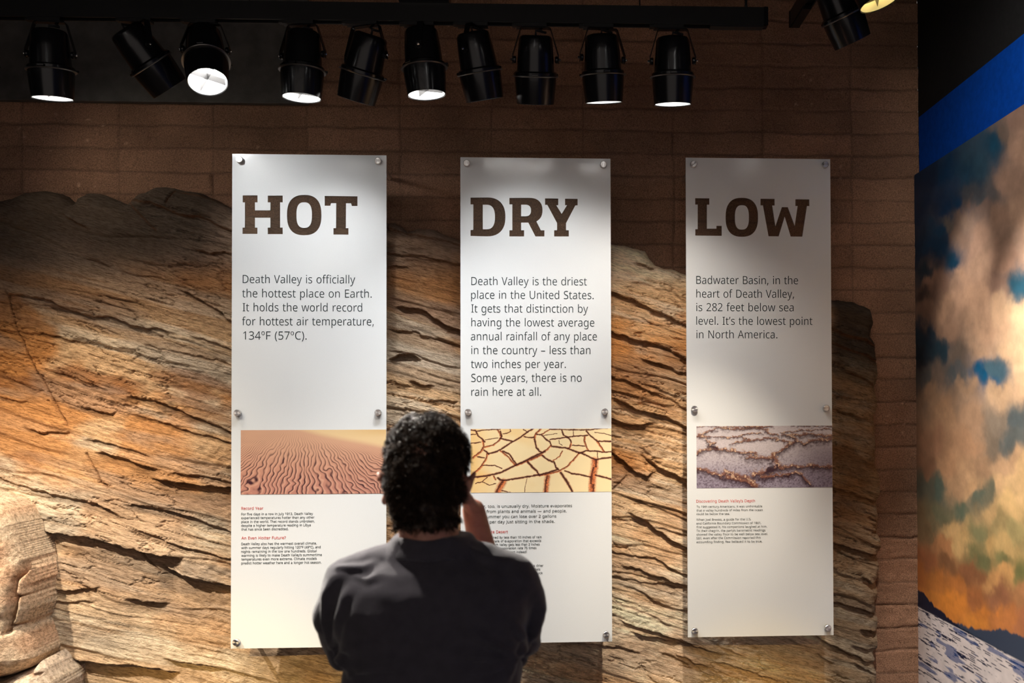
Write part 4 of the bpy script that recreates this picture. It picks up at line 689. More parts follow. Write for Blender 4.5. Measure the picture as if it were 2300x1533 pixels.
MUD = [(11, 0, CR((195, 1215), (400, 1195), (600, 1150), (800, 1055), (1000, 965), (1180, 880), (1240, 860))), (8, 1, CR((830, 1050), (1000, 985), (1190, 905))), (9, 0, CR((430, 880), (560, 850), (760, 725), (900, 645), (990, 580), (1070, 535))),
 (10, 0, CR((560, 1225), (600, 1258), (680, 1258), (900, 1225), (1150, 1185), (1300, 1150), (1420, 1110))), (7, 1, CR((1160, 1195), (1300, 1170), (1450, 1135), (1560, 1070), (1650, 980), (1730, 890))), (8, 0, CR((180, 545), (240, 560), (280, 630), (350, 690), (375, 720))),
 (9, 1, CR((350, 700), (360, 780), (320, 850), (210, 935))), (6, 0, CR((180, 735), (320, 720))), (5, 0, CR((180, 615), (250, 605))), (5, 0, CR((250, 570), (330, 555), (450, 545), (600, 540))), (4, 0, CR((380, 690), (470, 678), (570, 662))),
 (7, 1, CR((560, 550), (590, 600), (610, 650), (590, 690), (500, 760), (380, 790))), (9, 0, CR((600, 570), (625, 640), (600, 670), (680, 690), (770, 710))), (5, 0, CR((740, 540), (745, 570), (690, 598), (640, 602))), (9, 0, CR((360, 830), (420, 870), (430, 890))), (8, 1, CR((410, 880), (400, 950), (300, 1090), (190, 1180))),
 (7, 0, CR((270, 925), (370, 942))), (6, 0, CR((350, 1045), (520, 1050), (620, 1090))), (9, 0, CR((630, 850), (730, 890), (780, 970), (830, 1035))), (7, 1, CR((600, 850), (700, 920), (760, 990), (810, 1045))), (5, 0, CR((930, 545), (1000, 585))), (7, 0, CR((940, 645), (1010, 660), (1080, 655))),
 (8, 1, CR((1180, 540), (1110, 600), (1085, 680))), (9, 0, CR((1090, 680), (1110, 790), (1160, 850), (1200, 870))), (8, 1, CR((1200, 880), (1280, 820), (1325, 770))), (8, 0, CR((1115, 612), (1190, 620), (1250, 680), (1310, 720), (1330, 770))), (5, 1, CR((1200, 610), (1310, 545))), (6, 0, CR((1310, 540), (1430, 548), (1700, 552), (1900, 552), (2020, 535), (2210, 527))),
 (7, 0, CR((1310, 690), (1500, 665), (1700, 640), (1860, 630))), (8, 0, CR((1480, 560), (1510, 630), (1560, 655), (1600, 690), (1620, 730))), (7, 1, CR((1620, 740), (1600, 800), (1570, 820))), (10, 0, CR((1340, 785), (1450, 800), (1570, 810), (1680, 860), (1780, 885), (1900, 945), (1975, 975), (2090, 955), (2210, 945))), (6, 0, CR((1630, 770), (1720, 775), (1820, 785))),
 (7, 1, CR((1815, 650), (1810, 710), (1840, 800), (1870, 850))), (8, 0, CR((1730, 885), (1840, 850), (1960, 855), (2100, 870), (2210, 865))), (9, 0, CR((1840, 570), (1900, 640), (1970, 690), (2000, 715), (2210, 718))), (8, 1, CR((2000, 720), (2050, 800), (2100, 865))), (4, 0, CR((1650, 555), (1658, 640))), (4, 0, CR((1960, 590), (2100, 605), (2210, 640))), (4, 0, CR((1995, 875), (2005, 950))),
 (10, 0, CR((1200, 915), (1280, 970), (1350, 1005))), (5, 1, CR((1360, 985), (1450, 930), (1490, 850))), (9, 0, CR((1370, 1000), (1400, 1080), (1440, 1115))), (12, 0, CR((990, 1000), (1050, 1070), (1120, 1130), (1160, 1190))), (14, 0, CR((1470, 1160), (1540, 1260), (1600, 1360), (1630, 1425))), (26, 1, CR((640, 1285), (590, 1360), (560, 1430))), (22, 1, CR((1280, 1210), (1260, 1320), (1250, 1430))),
 (28, 1, CR((1960, 990), (1960, 1080), (1930, 1200), (1920, 1320), (1920, 1430))), (9, 0, CR((1530, 1130), (1620, 1170), (1740, 1185), (1900, 1220))), (11, 0, CR((1970, 1195), (2090, 1225), (2210, 1255))), (7, 1, CR((500, 1200), (530, 1250))), (5, 0, CR((410, 1215), (340, 1275), (240, 1300))), (4, 0, CR((340, 1280), (440, 1325), (530, 1305))), (3, 0, CR((980, 1240), (955, 1330), (950, 1430))), (6, 0, CR((620, 1405), (740, 1432))), (3, 0, CR((1440, 700), (1445, 740), (1490, 770))), (3, 0, CR((1220, 630), (1300, 620), (1420, 605)))]
def pic_mud(u, v):
    X, Y = u * 2028 + (fbm(u * 60, v * 26, 3, 521) - 0.5) * 16, v * 895 + (fbm(u * 60 + 9, v * 26, 3, 522) - 0.5) * 14
    c = mixc(np.ones(u.shape + (1,)) * lin([246, 222, 172.]), lin([240, 198, 130.]), sstep(0.45, 0.75, fbm(u * 3, v * 2, 3, 523)) * 0.6 + sstep(0.2, 0.0, u) * 0.8)
    tex = fbm(u * 220, v * 100, 2, 525)
    for pas in (0, 1):
        for w, kind, pts in MUD:
            P = [(a * 2028, b * 895) for a, b in pts]
            x0, x1 = min(p[0] for p in P) - 60, max(p[0] for p in P) + 60; i0, i1 = np.searchsorted(u[0], [x0 / 2028, x1 / 2028])
            if i1 <= i0: continue
            s = (slice(None), slice(i0, i1)); d, side = seg_d(X[s], Y[s], P)
            if pas == 0:
                ww = w * (1.9 if kind else 1.6); a = np.exp(-(d / ww) ** 4)
                col = mixc(np.ones(d.shape + (1,)) * lin([226, 120, 62.]), lin([120, 46, 22.]), sstep(0.48, 0.56, tex[s]) * (0.8 if kind else 0.4))
                cc = c[s]; c[s] = cc + (col - cc) * np.clip(a * (0.95 if kind else 0.7), 0, 1)[..., None]
            else:
                ww = w * (0.5 if kind else 1.0) + 1.5; dd = np.abs(d * side - (-w * 0.6 if kind else 0)) if kind else d
                c[s] = mixc(c[s], lin([58, 20, 18.]), np.exp(-(dd / ww) ** 4) * (0.85 if kind else 0.97))
    return c
SR = lambda *p: [((x - 215) / 1965, (y - 425) / 880) for x, y in p]
SALT = [(14, SR((215, 555), (350, 530), (430, 490), (540, 450), (700, 465), (900, 455), (1050, 460), (1150, 450), (1220, 480), (1260, 530), (1400, 560))), (12, SR((215, 570), (420, 580), (560, 575), (640, 590), (820, 575), (900, 600), (960, 610))), (12, SR((860, 560), (960, 535), (1150, 530))),
 (14, SR((720, 690), (820, 660), (920, 630), (1060, 620), (1200, 600), (1350, 610), (1450, 640), (1530, 655))), (22, SR((230, 790), (330, 760), (430, 750), (560, 760), (700, 775), (850, 800), (1000, 810), (1060, 820))), (26, SR((960, 870), (1100, 880), (1250, 885), (1330, 850), (1420, 790), (1500, 740), (1560, 690), (1640, 660))),
 (34, SR((1330, 850), (1370, 930), (1390, 990), (1330, 1040), (1200, 1090), (1050, 1120))), (26, SR((215, 1040), (330, 1050), (430, 1090), (560, 1130), (650, 1080), (760, 1120), (900, 1150), (1000, 1200), (1060, 1290))), (24, SR((640, 1150), (800, 1180), (950, 1220), (1040, 1290))), (20, SR((1150, 1160), (1280, 1140), (1420, 1130), (1550, 1120))),
 (22, SR((1420, 1030), (1560, 1000), (1750, 1010), (1900, 1000), (2050, 1010), (2190, 1015))), (24, SR((1600, 560), (1750, 560), (1850, 545), (1980, 560), (2100, 570), (2190, 590))), (26, SR((1790, 690), (1880, 640), (1980, 640), (2190, 620))), (16, SR((1460, 560), (1560, 570), (1680, 650), (1790, 680))), (16, SR((350, 620), (390, 660), (480, 650), (400, 700), (500, 740))),
 (10, SR((1450, 520), (1600, 500), (1900, 480), (2190, 470))), (8, SR((215, 428), (600, 430), (1300, 425))), (10, SR((1600, 422), (1900, 420), (2190, 428))), (18, SR((1550, 1120), (1650, 1090), (1720, 1120), (1780, 1200), (1850, 1260))), (14, SR((215, 830), (240, 800))), (14, SR((900, 425), (1000, 440), (1100, 430), (1290, 430)))]
def pic_salt(u, v):
    X, Y = u * 1965 + (fbm(u * 34, v * 20, 5, 541, 0.65) - 0.5) * 90, v * 880 + (fbm(u * 34 + 5, v * 20, 5, 542, 0.65) - 0.5) * 76
    c = mixc(np.ones(u.shape + (1,)) * lin([206, 194, 194.]), lin([150, 139, 153.]), sstep(0.25, 0.95, v))
    c = mixc(c, lin([120, 104, 118.]), sstep(0.55, 1, u) * sstep(0.1, 0.5, v) * 0.6)
    sp = fbm(u * 130, v * 70, 3, 545); c = c * (0.72 + 0.56 * sp * (0.4 + 0.6 * v) + 0.28 * 0.5 * (1 - v))[..., None]
    c = mixc(c, lin([74, 52, 70.]), sstep(0.52, 0.74, fbm(u * 100, v * 56, 3, 549)) * sstep(0.25, 0.9, v) * 0.65)
    t = fbm(u * 70, v * 34, 3, 547)
    for w, pts in SALT:
        P = [(a * 1965, b * 880) for a, b in pts]; d, _s = seg_d(X, Y, P); ys = np.interp(X, *np.array(sorted(P)).T); below = Y - ys
        ww = w * (0.6 + 1.7 * t) * (0.8 + 0.5 * v)
        c = mixc(c, lin([52, 24, 32.]), np.exp(-(np.hypot(d, 0) / (ww * 1.6)) ** 2) * sstep(-w * 0.3, w * 0.4, below) * 0.97)
        a = np.exp(-(d / (ww * 0.8)) ** 3) * sstep(w * 0.9, -w * 0.1, below)
        c = mixc(c, lin([128, 84, 66.]), a * 0.95); c = mixc(c, lin([216, 182, 152.]), a * sstep(0.56, 0.68, t) * 0.9)
    return c
PICS = [((541, 965.5, 868.5, 1107.5), pic_dune), ((1057, 963, 1373.6, 1103.5), pic_mud), ((1564, 956.5, 1870, 1093.5), pic_salt)]
M_print = print_mat('photo_print_ink', 0.3, 0.35)
KNOBS = [[(540, 360), (850, 363), (535, 927), (850, 926), (532, 1440), (858, 1437)], [(1049, 368), (1355, 371), (1052, 925), (1358, 924), (1046, 1428), (1361, 1423)], [(1557, 370), (1852, 371), (1559, 918), (1854, 916), (1560, 1415), (1858, 1408)]]
PLAB = ['white frosted wall panel headed HOT with a sand dune picture', 'white frosted wall panel headed DRY with a cracked mud picture', 'white frosted wall panel headed LOW with a salt flat picture']
BODYREF = [(690, 700, 32.0), (1200, 760, 31.8), (1690, 700, 31.2)]
SUB = [([0, 1], [(0, 9.2), (1, 9.2)]), ([2], [(2, 11.0), (3, 9.0), (4, 9.0)]), ([3], [(5, 8.3), (6, 8.3)])]
for i, (x0, x1, zt, zb) in enumerate(RECTS):
    root = empty('exhibit_panel', ((x0 + x1) / 2, YP, EYE + zb), PLAB[i], 'sign', 'frosted exhibit panels on the cliff'); off = Vector((-(x0 + x1) / 2, -YP, -(EYE + zb)))
    def put(name, me, m, y=0.0, kids=None):
        me.transform(Matrix.Translation(off + Vector((0, YP + y, 0)))); return link(name, me, m, kids or root)
    (ox, oy, s_), cons = HEAD[i]
    heads = [[(lambda q: (q.x, q.z))(at(ox + p[0] / s_, oy + p[1] / s_, YP)) for p in c] for c in cons]
    rect = [(x0, EYE + zb), (x1, EYE + zb), (x1, EYE + zt), (x0, EYE + zt)]
    put('panel_sheet', curve_mesh([rect] + heads, PT), M_frost, PT / 2)
    tag(put('heading_lettering', curve_mesh(heads, 0.002), M_clear, PT / 2 + 0.001), 'clear brown slab letters')
    for ln in BODY[i]:
        cons, em = block([ln], BODYREF[i][2], BODYREF[i][:2]); put('body_lettering', curve_mesh(cons, 0.0006, -0.005 * em), M_ink, -0.0004)
    for r in SUB[i][0]:
        cons, em = block(RED[r], 10.9, BODYREF[i][:2]); tag(put('subheading_lettering', curve_mesh(cons, 0.0006, 0.0), M_red, -0.0004), 'small red heading')
    for r, e in SUB[i][1]:
        cons, em = block(SMALL[r], e, BODYREF[i][:2]); put('small_lettering', curve_mesh(cons, 0.0006, 0.0), M_ink, -0.0004)
    box_px, fn = PICS[i]; a0, a1, b0, b1 = frame_of(box_px); a1 = min(a1, x1 - 0.0006); nx, nz = 640, 280
    U, V = np.meshgrid(np.linspace(0, 1, nx), np.linspace(0, 1, nz))
    me = np_mesh(np.stack([a0 + U * (a1 - a0), np.full_like(U, 0.0), b0 + V * (b1 - b0)], -1).reshape(-1, 3), grid_faces(nx, nz)[:, ::-1]); add_colour(me, np.clip(fn(U, V) * 0.86, 0.002, 0.9).reshape(-1, 3))
    put('photo_print', me, M_print, -0.0009)
    for kx, ky in KNOBS[i]:
        q = at(kx, ky, YP); c = link('standoff_cap', ME_CAP, M_knob, root, q + off)
        n_ = -YP - PT - max(rock_h(q.x, q.z), 0.014); bm = bmesh.new(); lathe(bm, [(0, 0.0), (0.0085, 0.0), (0.0085, -n_), (0, -n_)], 24, RY); link('standoff_post', from_bm(bm, True, 35), M_knob, c, (0, PT, 0))

# ---------------------------------------------------------------- track lighting
M_blk = mat('black_lamp_enamel', (0.006, 0.006, 0.007), 0.25, var=0.2, vscale=30, spec=0.35, coat=0.1)
M_trk = mat('black_track_metal', (0.008, 0.008, 0.008), 0.35, var=0.2, vscale=30, spec=0.5)
M_ring = mat('lamp_ring_metal', (0.16, 0.15, 0.14), 0.3, 0.8, var=0.1)
M_scr = mat('bright_screw_metal', (0.75, 0.74, 0.72), 0.2, 1.0, var=0.05)
M_rub = mat('black_cable_rubber', (0.006, 0.006, 0.006), 0.6)
M_ref = mat('white_lamp_interior', (0.80, 0.79, 0.77), 0.45, var=0.03)
M_baf = mat('grey_baffle_blade', (0.05, 0.048, 0.048), 0.5, var=0.1)
def glow(name, col, st): return mat(name, (0.8, 0.8, 0.8), 0.4, emit=(col, st))
M_on = glow('lit_bulb_face', (0.98, 0.97, 0.96), 30.0); M_amb = glow('amber_bulb_face', (1.0, 0.74, 0.22), 7.0); M_off = mat('unlit_bulb_face', (0.25, 0.25, 0.25), 0.3)
def lm(prof, seg=56, ang=40):
    b = bmesh.new(); lathe(b, prof, seg); return from_bm(b, True, ang)
# lamp head, aiming along -z, pivot at the origin
ME_CAN = lm([(0, 0.084), (0.046, 0.084), (0.055, 0.0805), (0.0600, 0.072), (0.0650, 0.02), (0.0680, -0.030), (0.0690, -0.040), (0.074, -0.042), (0.078, -0.046), (0.078, -0.056), (0.072, -0.056), (0.067, -0.052), (0.062, -0.02), (0.055, 0.069), (0, 0.069)])
ME_SNOOT = lm([(0.0765, -0.0585), (0.0760, -0.075), (0.0735, -0.108), (0.0690, -0.1550), (0.0672, -0.1558), (0.0668, -0.154), (0.0712, -0.108), (0.0735, -0.0585)], 56)
ME_RING = lm([(0.0735, -0.0565), (0.0830, -0.0565), (0.0845, -0.0585), (0.0830, -0.0605), (0.0735, -0.0605)], 64)
ME_LINER = lm([(0.0560, -0.050), (0.0705, -0.0605), (0.0702, -0.108), (0.0660, -0.1525), (0.0654, -0.1525), (0.0692, -0.108), (0.0690, -0.062), (0.0545, -0.0515)], 48)
ME_BULB_ = lm([(0, -0.046), (0.030, -0.048), (0.0545, -0.051), (0.0545, -0.054), (0.030, -0.056), (0, -0.057)], 40)
ME_BULB = {'on': ME_BULB_, 'amber': ME_BULB_.copy(), 'off': ME_BULB_.copy()}
bm = bmesh.new(); box(bm, -0.0645, 0.0645, -0.0006, 0.0006, -0.142, -0.112); box(bm, -0.0006, 0.0006, -0.0645, 0.0645, -0.142, -0.112); ME_BAF = from_bm(bm)
bm = bmesh.new(); M_ = Matrix.Rotation(math.pi / 2, 4, 'Y'); lathe(bm, [(0, 0), (0.010, 0), (0.0125, 0.003), (0.0125, 0.009), (0.010, 0.012), (0.005, 0.0125), (0.004, 0.016), (0, 0.0165)], 20, M_); ME_KN = from_bm(bm, True, 35)
bm = bmesh.new(); lathe(bm, [(0, 0), (0.0045, 0), (0.0052, 0.002), (0.0035, 0.0045), (0, 0.005)], 12, M_); ME_SC = from_bm(bm, True, 35)
bm = bmesh.new(); box(bm, -0.006, 0.006, -0.012, 0.012, -0.004, 0.004); bmesh.ops.bevel(bm, geom=bm.edges[:], offset=0.0015, segments=1, affect='EDGES'); ME_TAB = from_bm(bm)

def rotm(a, p):
    z = -a.normalized(); x = p - z * p.dot(z); x.normalize(); y = z.cross(x)
    return Matrix(((x.x, y.x, z.x, 0), (x.y, y.y, z.y, 0), (x.z, y.z, z.z, 0), (0, 0, 0, 1)))
def aim_from(px, py, dx, dy, s, piv):
    """unit direction whose picture runs along (dx, dy) with the aperture seen open by s (sine of the angle)"""
    v = (piv - CAM).normalized(); best = None
    r0 = np.array(to_px(*piv)); n = math.hypot(dx, dy)
    for ia in range(0, 91, 1):
        for ib in range(0, 360, 2):
            t, f = math.radians(ia), math.radians(ib); a = Vector((math.sin(t) * math.cos(f), math.sin(t) * math.sin(f), -math.cos(t)))
            q = np.array(to_px(*(piv + a * 0.02))) - r0; m = math.hypot(*q)
            if m < 1e-6: continue
            e = (1 - (q[0] * dx + q[1] * dy) / (m * n)) * 6 + (-a.dot(v) - s) ** 2 * 4
            if best is None or e < best[0]: best = (e, a)
    return best[1]
def spot_lamp(px, py, Y, dx, dy, s, label, zt, watts, colour, on='on', pan=None, bare=False, cone=100, rad=0.028, blend=1.0, aim=None, trackdir=(1, 0, 0)):
    piv = at(px, py, Y) if not bare else Vector(bare)
    a = Vector(aim).normalized() if aim else aim_from(px, py, dx, dy, s, piv)
    top = Vector((piv.x, Y if not bare else piv.y, zt))
    root = empty('track_spotlight', top, label, 'spotlight', 'black track spotlights'); rel = piv - top
    if pan is None:
        h = Vector((a.x, a.y, 0)); p = Vector((h.y, -h.x, 0)).normalized() if h.length > 0.35 else Vector((1, 0, 0))
    else: p = Vector((math.cos(math.radians(pan)), math.sin(math.radians(pan)), 0))
    if p.x < 0: p = -p
    R = Matrix.Translation(rel) @ rotm(a, p)
    def add(name, me, m, M=R, par=root):
        o = link(name, me, m, par); o.matrix_local = M; return o
    can = add('lamp_housing', ME_CAN, M_blk); add('lamp_barrel', ME_SNOOT, M_blk); add('trim_ring', ME_RING, M_ring)
    add('reflector', ME_LINER, M_ref); add('baffle', ME_BAF, M_baf, R @ Matrix.Rotation(0.6, 4, 'Z')); add('bulb', ME_BULB[on], {'on': M_on, 'amber': M_amb, 'off': M_off}[on])
    for k in (0.5, 2.6, 4.7): add('ring_clip', ME_TAB, M_blk, R @ Matrix.Rotation(k, 4, 'Z') @ Matrix.Translation((0.083, 0, -0.052)))
    hd = Vector((rel.x, rel.y, 0)); b = bmesh.new()
    u = Vector((0, 0, 1)); t0 = -0.014; hw = 0.050; sidev = u.cross(p)
    strap(b, [rel + p * 0.0835 + u * -0.012, rel + p * 0.0835 + u * 0.014, Vector((0, 0, t0)) + hd + p * (hw + 0.005) + u * -0.004, Vector((0, 0, t0)) + hd + p * hw, Vector((0, 0, t0)) + hd - p * hw, Vector((0, 0, t0)) + hd - p * (hw + 0.005) + u * -0.004, rel - p * 0.0835 + u * 0.014, rel - p * 0.0835 + u * -0.012], sidev, 0.021, 0.003)
    link('yoke', from_bm(b), M_blk, root)
    for sg in (1, -1):
        K = Matrix.Translation(rel + p * sg * 0.071) @ Matrix(((p.x * sg, -p.y * sg, 0, 0), (p.y * sg, p.x * sg, 0, 0), (0, 0, 1, 0), (0, 0, 0, 1)))
        kn = add('pivot_knob', ME_KN, M_blk, K); link('screw', ME_SC, M_scr, kn, (0.0165, 0, 0))
    td = Vector(trackdir); b = bmesh.new(); ang = math.atan2(td.y, td.x); T = Matrix.Rotation(ang, 4, 'Z')
    box(b, -0.070, 0.040, -0.017, 0.017, -0.012, 0.0); box(b, -0.085, -0.070, -0.012, 0.012, -0.008, 0.0)
    for v in b.verts: v.co = T @ v.co
    link('track_adapter', from_bm(b), M_trk, root)
    b = bmesh.new(); R3 = R.to_3x3(); c0 = Vector((0.012, 0.01, -0.012)) + hd; c1 = R @ Vector((0, 0, 0.083)); mid = (c0 + c1) / 2 + Vector((0.03, -0.01, -0.005))
    tube(b, [c0, c0 + Vector((0.012, -0.004, -0.012)), mid, c1 + R3 @ Vector((0, 0, 0.018)), c1], 0.0045, 8); link('power_cable', from_bm(b, True), M_rub, root)
    if on != 'off':
        ld = bpy.data.lights.new('lamp_beam', 'SPOT'); ld.energy = watts; ld.color = colour; ld.spot_size = math.radians(cone); ld.spot_blend = blend; ld.shadow_soft_size = rad
        lo = bpy.data.objects.new('lamp_beam', ld); COL.objects.link(lo); lo.parent = root; lo.matrix_local = R @ Matrix.Translation((0, 0, -0.146))
    return root
# the long track: its right end is in view, the left end runs out of the picture
TZ = at(1721, 61, -0.82).z
def y_at(px, py):                              # depth at which height TZ is seen at this pixel
    lo, hi = -2.5, -0.1
    for _ in range(50):
        m = (lo + hi) / 2
        if at(px, py, m).z > TZ: hi = m
        else: lo = m
    return m
TR = Vector((at(1721, 61, -0.82).x, -0.82, TZ)); yl = y_at(100, 42); TL = Vector((at(100, 42, yl).x, yl, TZ)); TD = (TR - TL).normalized()
def on_track(px):
    lo, hi = 0.0, 3.5
    for _ in range(60):
        m = (lo + hi) / 2; q = TR - TD * m
        if to_px(*q)[0] > px: lo = m
        else: hi = m
    return TR - TD * m
def track(name_label, A, B, rods, drops):
    d = (B - A); Ln = d.length; T = Matrix.Translation(A) @ Matrix.Rotation(math.atan2(d.y, d.x), 4, 'Z')
    root = empty('lighting_track', A, name_label, 'track')
    Ti = Matrix.Rotation(math.atan2(d.y, d.x), 4, 'Z')
    b = bmesh.new()
    box(b, 0, Ln, -0.021, 0.021, 0.020, 0.066)
    for y in (-0.018, 0.018): box(b, 0.002, Ln - 0.002, y - 0.003, y + 0.003, 0.0, 0.020)
    box(b, 0.002, Ln - 0.002, -0.018, 0.018, 0.016, 0.022)
    for v in b.verts: v.co = Ti @ v.co
    link('track_rail', from_bm(b), M_trk, root)
    b = bmesh.new(); box(b, Ln - 0.012, Ln + 0.003, -0.0225, 0.0225, 0.0, 0.0675)
    for v in b.verts: v.co = Ti @ v.co
    link('end_cap', from_bm(b), M_blk, root)
    b = bmesh.new(); box(b, Ln - 0.21, Ln - 0.013, -0.017, 0.017, -0.006, 0.012)
    for v in b.verts: v.co = Ti @ v.co
    link('feed_cover', from_bm(b), M_trk, root)
    for s_, r_ in rods:
        q = Ti @ Vector((s_, 0, 0.066)); b = bmesh.new(); n = 60 if r_ > 0.003 else 2; zs_ = [q.z + (3.995 - A.z - q.z) * i / n for i in range(n + 1)]
        tube(b, [(q.x, q.y, z) for z in zs_], [r_ * (1 + (0.25 if i % 2 and n > 2 else 0)) for i in range(n + 1)], 8); link('hanger_rod', from_bm(b, True), M_trk, root)
    for s_ in drops:
        b = bmesh.new(); box(b, s_ - 0.09, s_ + 0.09, -0.04, 0.04, 0.066, 0.13)
        for v in b.verts: v.co = Ti @ v.co
        link('junction_box', from_bm(b), M_blk, root)
    return root
A = TL - TD * 0.9; LT = (TR - A).length
def along(px): return (on_track(px) - A).length
track('long black ceiling track carrying the row of ten spotlights', A, TR, [(along(1437), 0.0025), (along(1676), 0.0045), (along(560), 0.0025), (0.3, 0.0045)], [along(955)])
T2 = at(1784, 62, -0.30); T2B = T2 + Vector((0, -2.9, 0))
track('short black ceiling track running toward the viewer at the upper right', T2B, T2, [(0.3, 0.0045), (1.6, 0.0045)], [])
LAMPS = [
 (113, 122, 5, 100, .18, 'on', 60, ROCKLIGHT, 4, 'leftmost spotlight on the long track, hanging in front of the black fascia'),
 (316, 112, 99, 130, .02, 'on', 60, COOL, None, 'steeply slanted spotlight on the long track, second from the left'),
 (461, 112, 8, 110, .72, 'on', 60, WARM, 4, 'spotlight tipped toward the viewer with a wide open glowing front'),
 (680, 124, -3, 100, .30, 'on', 60, COOL, -10, 'spotlight hanging at the right end of the black fascia, right of the tipped one'),
 (822, 130, -24, 100, -.02, 'on', 60, COOL, -22, 'spotlight leaning left with its front hidden, fifth from the left on the long track'),
 (950, 118, 8, 100, .33, 'on', 60, COOL, 86, 'lit spotlight sixth from the left, its bracket strap turned to the front'),
 (1071, 126, 18, 100, .05, 'on', 60, COOL, 60, 'spotlight leaning slightly right, above the left part of the DRY panel'),
 (1203, 134, 0, 100, .0, 'on', 60, COOL, 0, 'upright spotlight with its front hidden, above the right part of the DRY panel'),
 (1353, 132, 4, 100, .11, 'on', 60, WARM, 8, 'spotlight second from the right end of the long track'),
 (1511, 137, 0, 100, .17, 'on', 60, WARM, -4, 'rightmost spotlight on the long track, above the LOW panel')]
POWER = [32, 13, 850, 14, 24, 65, 13, 10, 21, 30]
for (px, py, dx, dy, s, on, w, col, pan, lab), w in zip(LAMPS, POWER):
    q = on_track(px); spot_lamp(px, py, q.y, dx, dy, s, lab, TZ, w, col, on, pan, trackdir=(TD.x, TD.y, 0))
# two heads added on the same track, unseen, to brighten the cliff's left end
for px, tgt, w, cone, lab in ((-70, (200, 1430), 70, 56, 'added fill spotlight just outside the picture, first beyond its left edge'), (-260, (330, 450), 5, 105, 'added fill spotlight outside the picture, second beyond its left edge')):
    q = on_track(px); piv = Vector((q.x, q.y, TZ - 0.125)); spot_lamp(0, 0, 0, 0, 0, 0, lab, TZ, w, ROCKLIGHT, 'on', 4, bare=piv, aim=at(*tgt, -0.25) - piv, cone=cone, trackdir=(TD.x, TD.y, 0))
for y, px, py, dx, dy, s, on, w, pan, lab in ((-0.85, 1880, 4, 37, 93, 0.0, 'on', 70, 40, 'black spotlight leaning right at the upper right, behind the amber one'),
                                        (-1.20, 1943, -91, 34, 94, .36, 'amber', 40, 40, 'amber glowing spotlight cut by the top edge at the upper right')):
    spot_lamp(px, py, y, dx, dy, s, lab, T2.z, w, AMBER if on == 'amber' else WARM, on, pan, cone=35, trackdir=(0, 1, 0))
# two heads added on the short track, unseen, to brighten mural and blue band
for y, tgt, w, cone, lab in ((-1.60, (XR, -1.05, 1.35), 400, 52, 'added spotlight above the picture on the short track, aimed at the mural'), (-1.95, (XR, -1.15, 2.9), 32, 70, 'added spotlight above the picture on the short track, aimed at the blue band')):
    piv = Vector((T2.x, y, T2.z - 0.12)); spot_lamp(0, 0, 0, 0, 0, 0, lab, T2.z, w, WARM, 'on', 90, bare=piv, aim=Vector(tgt) - piv, cone=cone, trackdir=(0, 1, 0))

# an unseen second long track, added nearly above the visitor, floods the exhibit's lower half
T3A, T3B = Vector((-3.3, -1.95, 3.38)), Vector((0.92, -1.95, 3.38))
track('unseen long black track parallel to the row of ten, added above the picture', T3A, T3B, [(0.5, 0.0045), (2.5, 0.0045), (4.0, 0.0045)], [])
for x, tgt, w, col, cone, lab in ((-2.75, (-1.95, -0.2, 0.22), 510, ROCKLIGHT, 64, 'leftmost unseen spotlight of the parallel track above the picture, aimed at the boulders'),
                             (-1.70, (-1.15, -0.2, 0.45), 80, WARM, 66, 'second unseen spotlight of the parallel track above the picture, aimed at the HOT panel foot'),
                             (-0.15, (-0.45, -0.2, 0.60), 95, WARM, 50, 'third unseen spotlight of the parallel track above the picture, aimed at the DRY panel foot'),
                             (0.55, (0.58, -0.2, 1.0), 310, ROCKLIGHT, 32, 'right unseen spotlight of the parallel track above the picture, aimed at the LOW panel foot'),
                             (-1.05, (-0.42, -2.36, 1.45), 200, WARM, 34, 'added spotlight of the parallel track above the picture, aimed down at the visitor')):  # added to light the visitor's shoulder from overhead
    piv = Vector((x, T3A.y, T3A.z - 0.12)); spot_lamp(0, 0, 0, 0, 0, 0, lab, T3A.z, w, col, 'amber' if col is AMBER else 'on', 0, bare=piv, aim=Vector(tgt) - piv, cone=cone, trackdir=(1, 0, 0))

# a third track at the back of the hall, behind the viewer: two amber heads graze the foot of the cliff from far away
T4A, T4B = Vector((-3.0, -6.2, 3.42)), Vector((1.5, -6.2, 3.42))
track('long black track across the back of the hall behind the viewer', T4A, T4B, [(0.5, 0.0045), (2.5, 0.0045), (4.0, 0.0045)], [])
for x, tgt, w, cone, lab in ((-2.2, (-1.25, -0.2, 0.16), 1500, 15, 'left amber spotlight on the track at the back of the hall'), (1.2, (0.85, -0.2, 0.12), 1100, 13, 'right amber spotlight on the track at the back of the hall')):
    piv = Vector((x, T4A.y, T4A.z - 0.12)); spot_lamp(0, 0, 0, 0, 0, 0, lab, T4A.z, w, AMBER, 'amber', 0, bare=piv, aim=Vector(tgt) - piv, cone=cone, trackdir=(1, 0, 0))

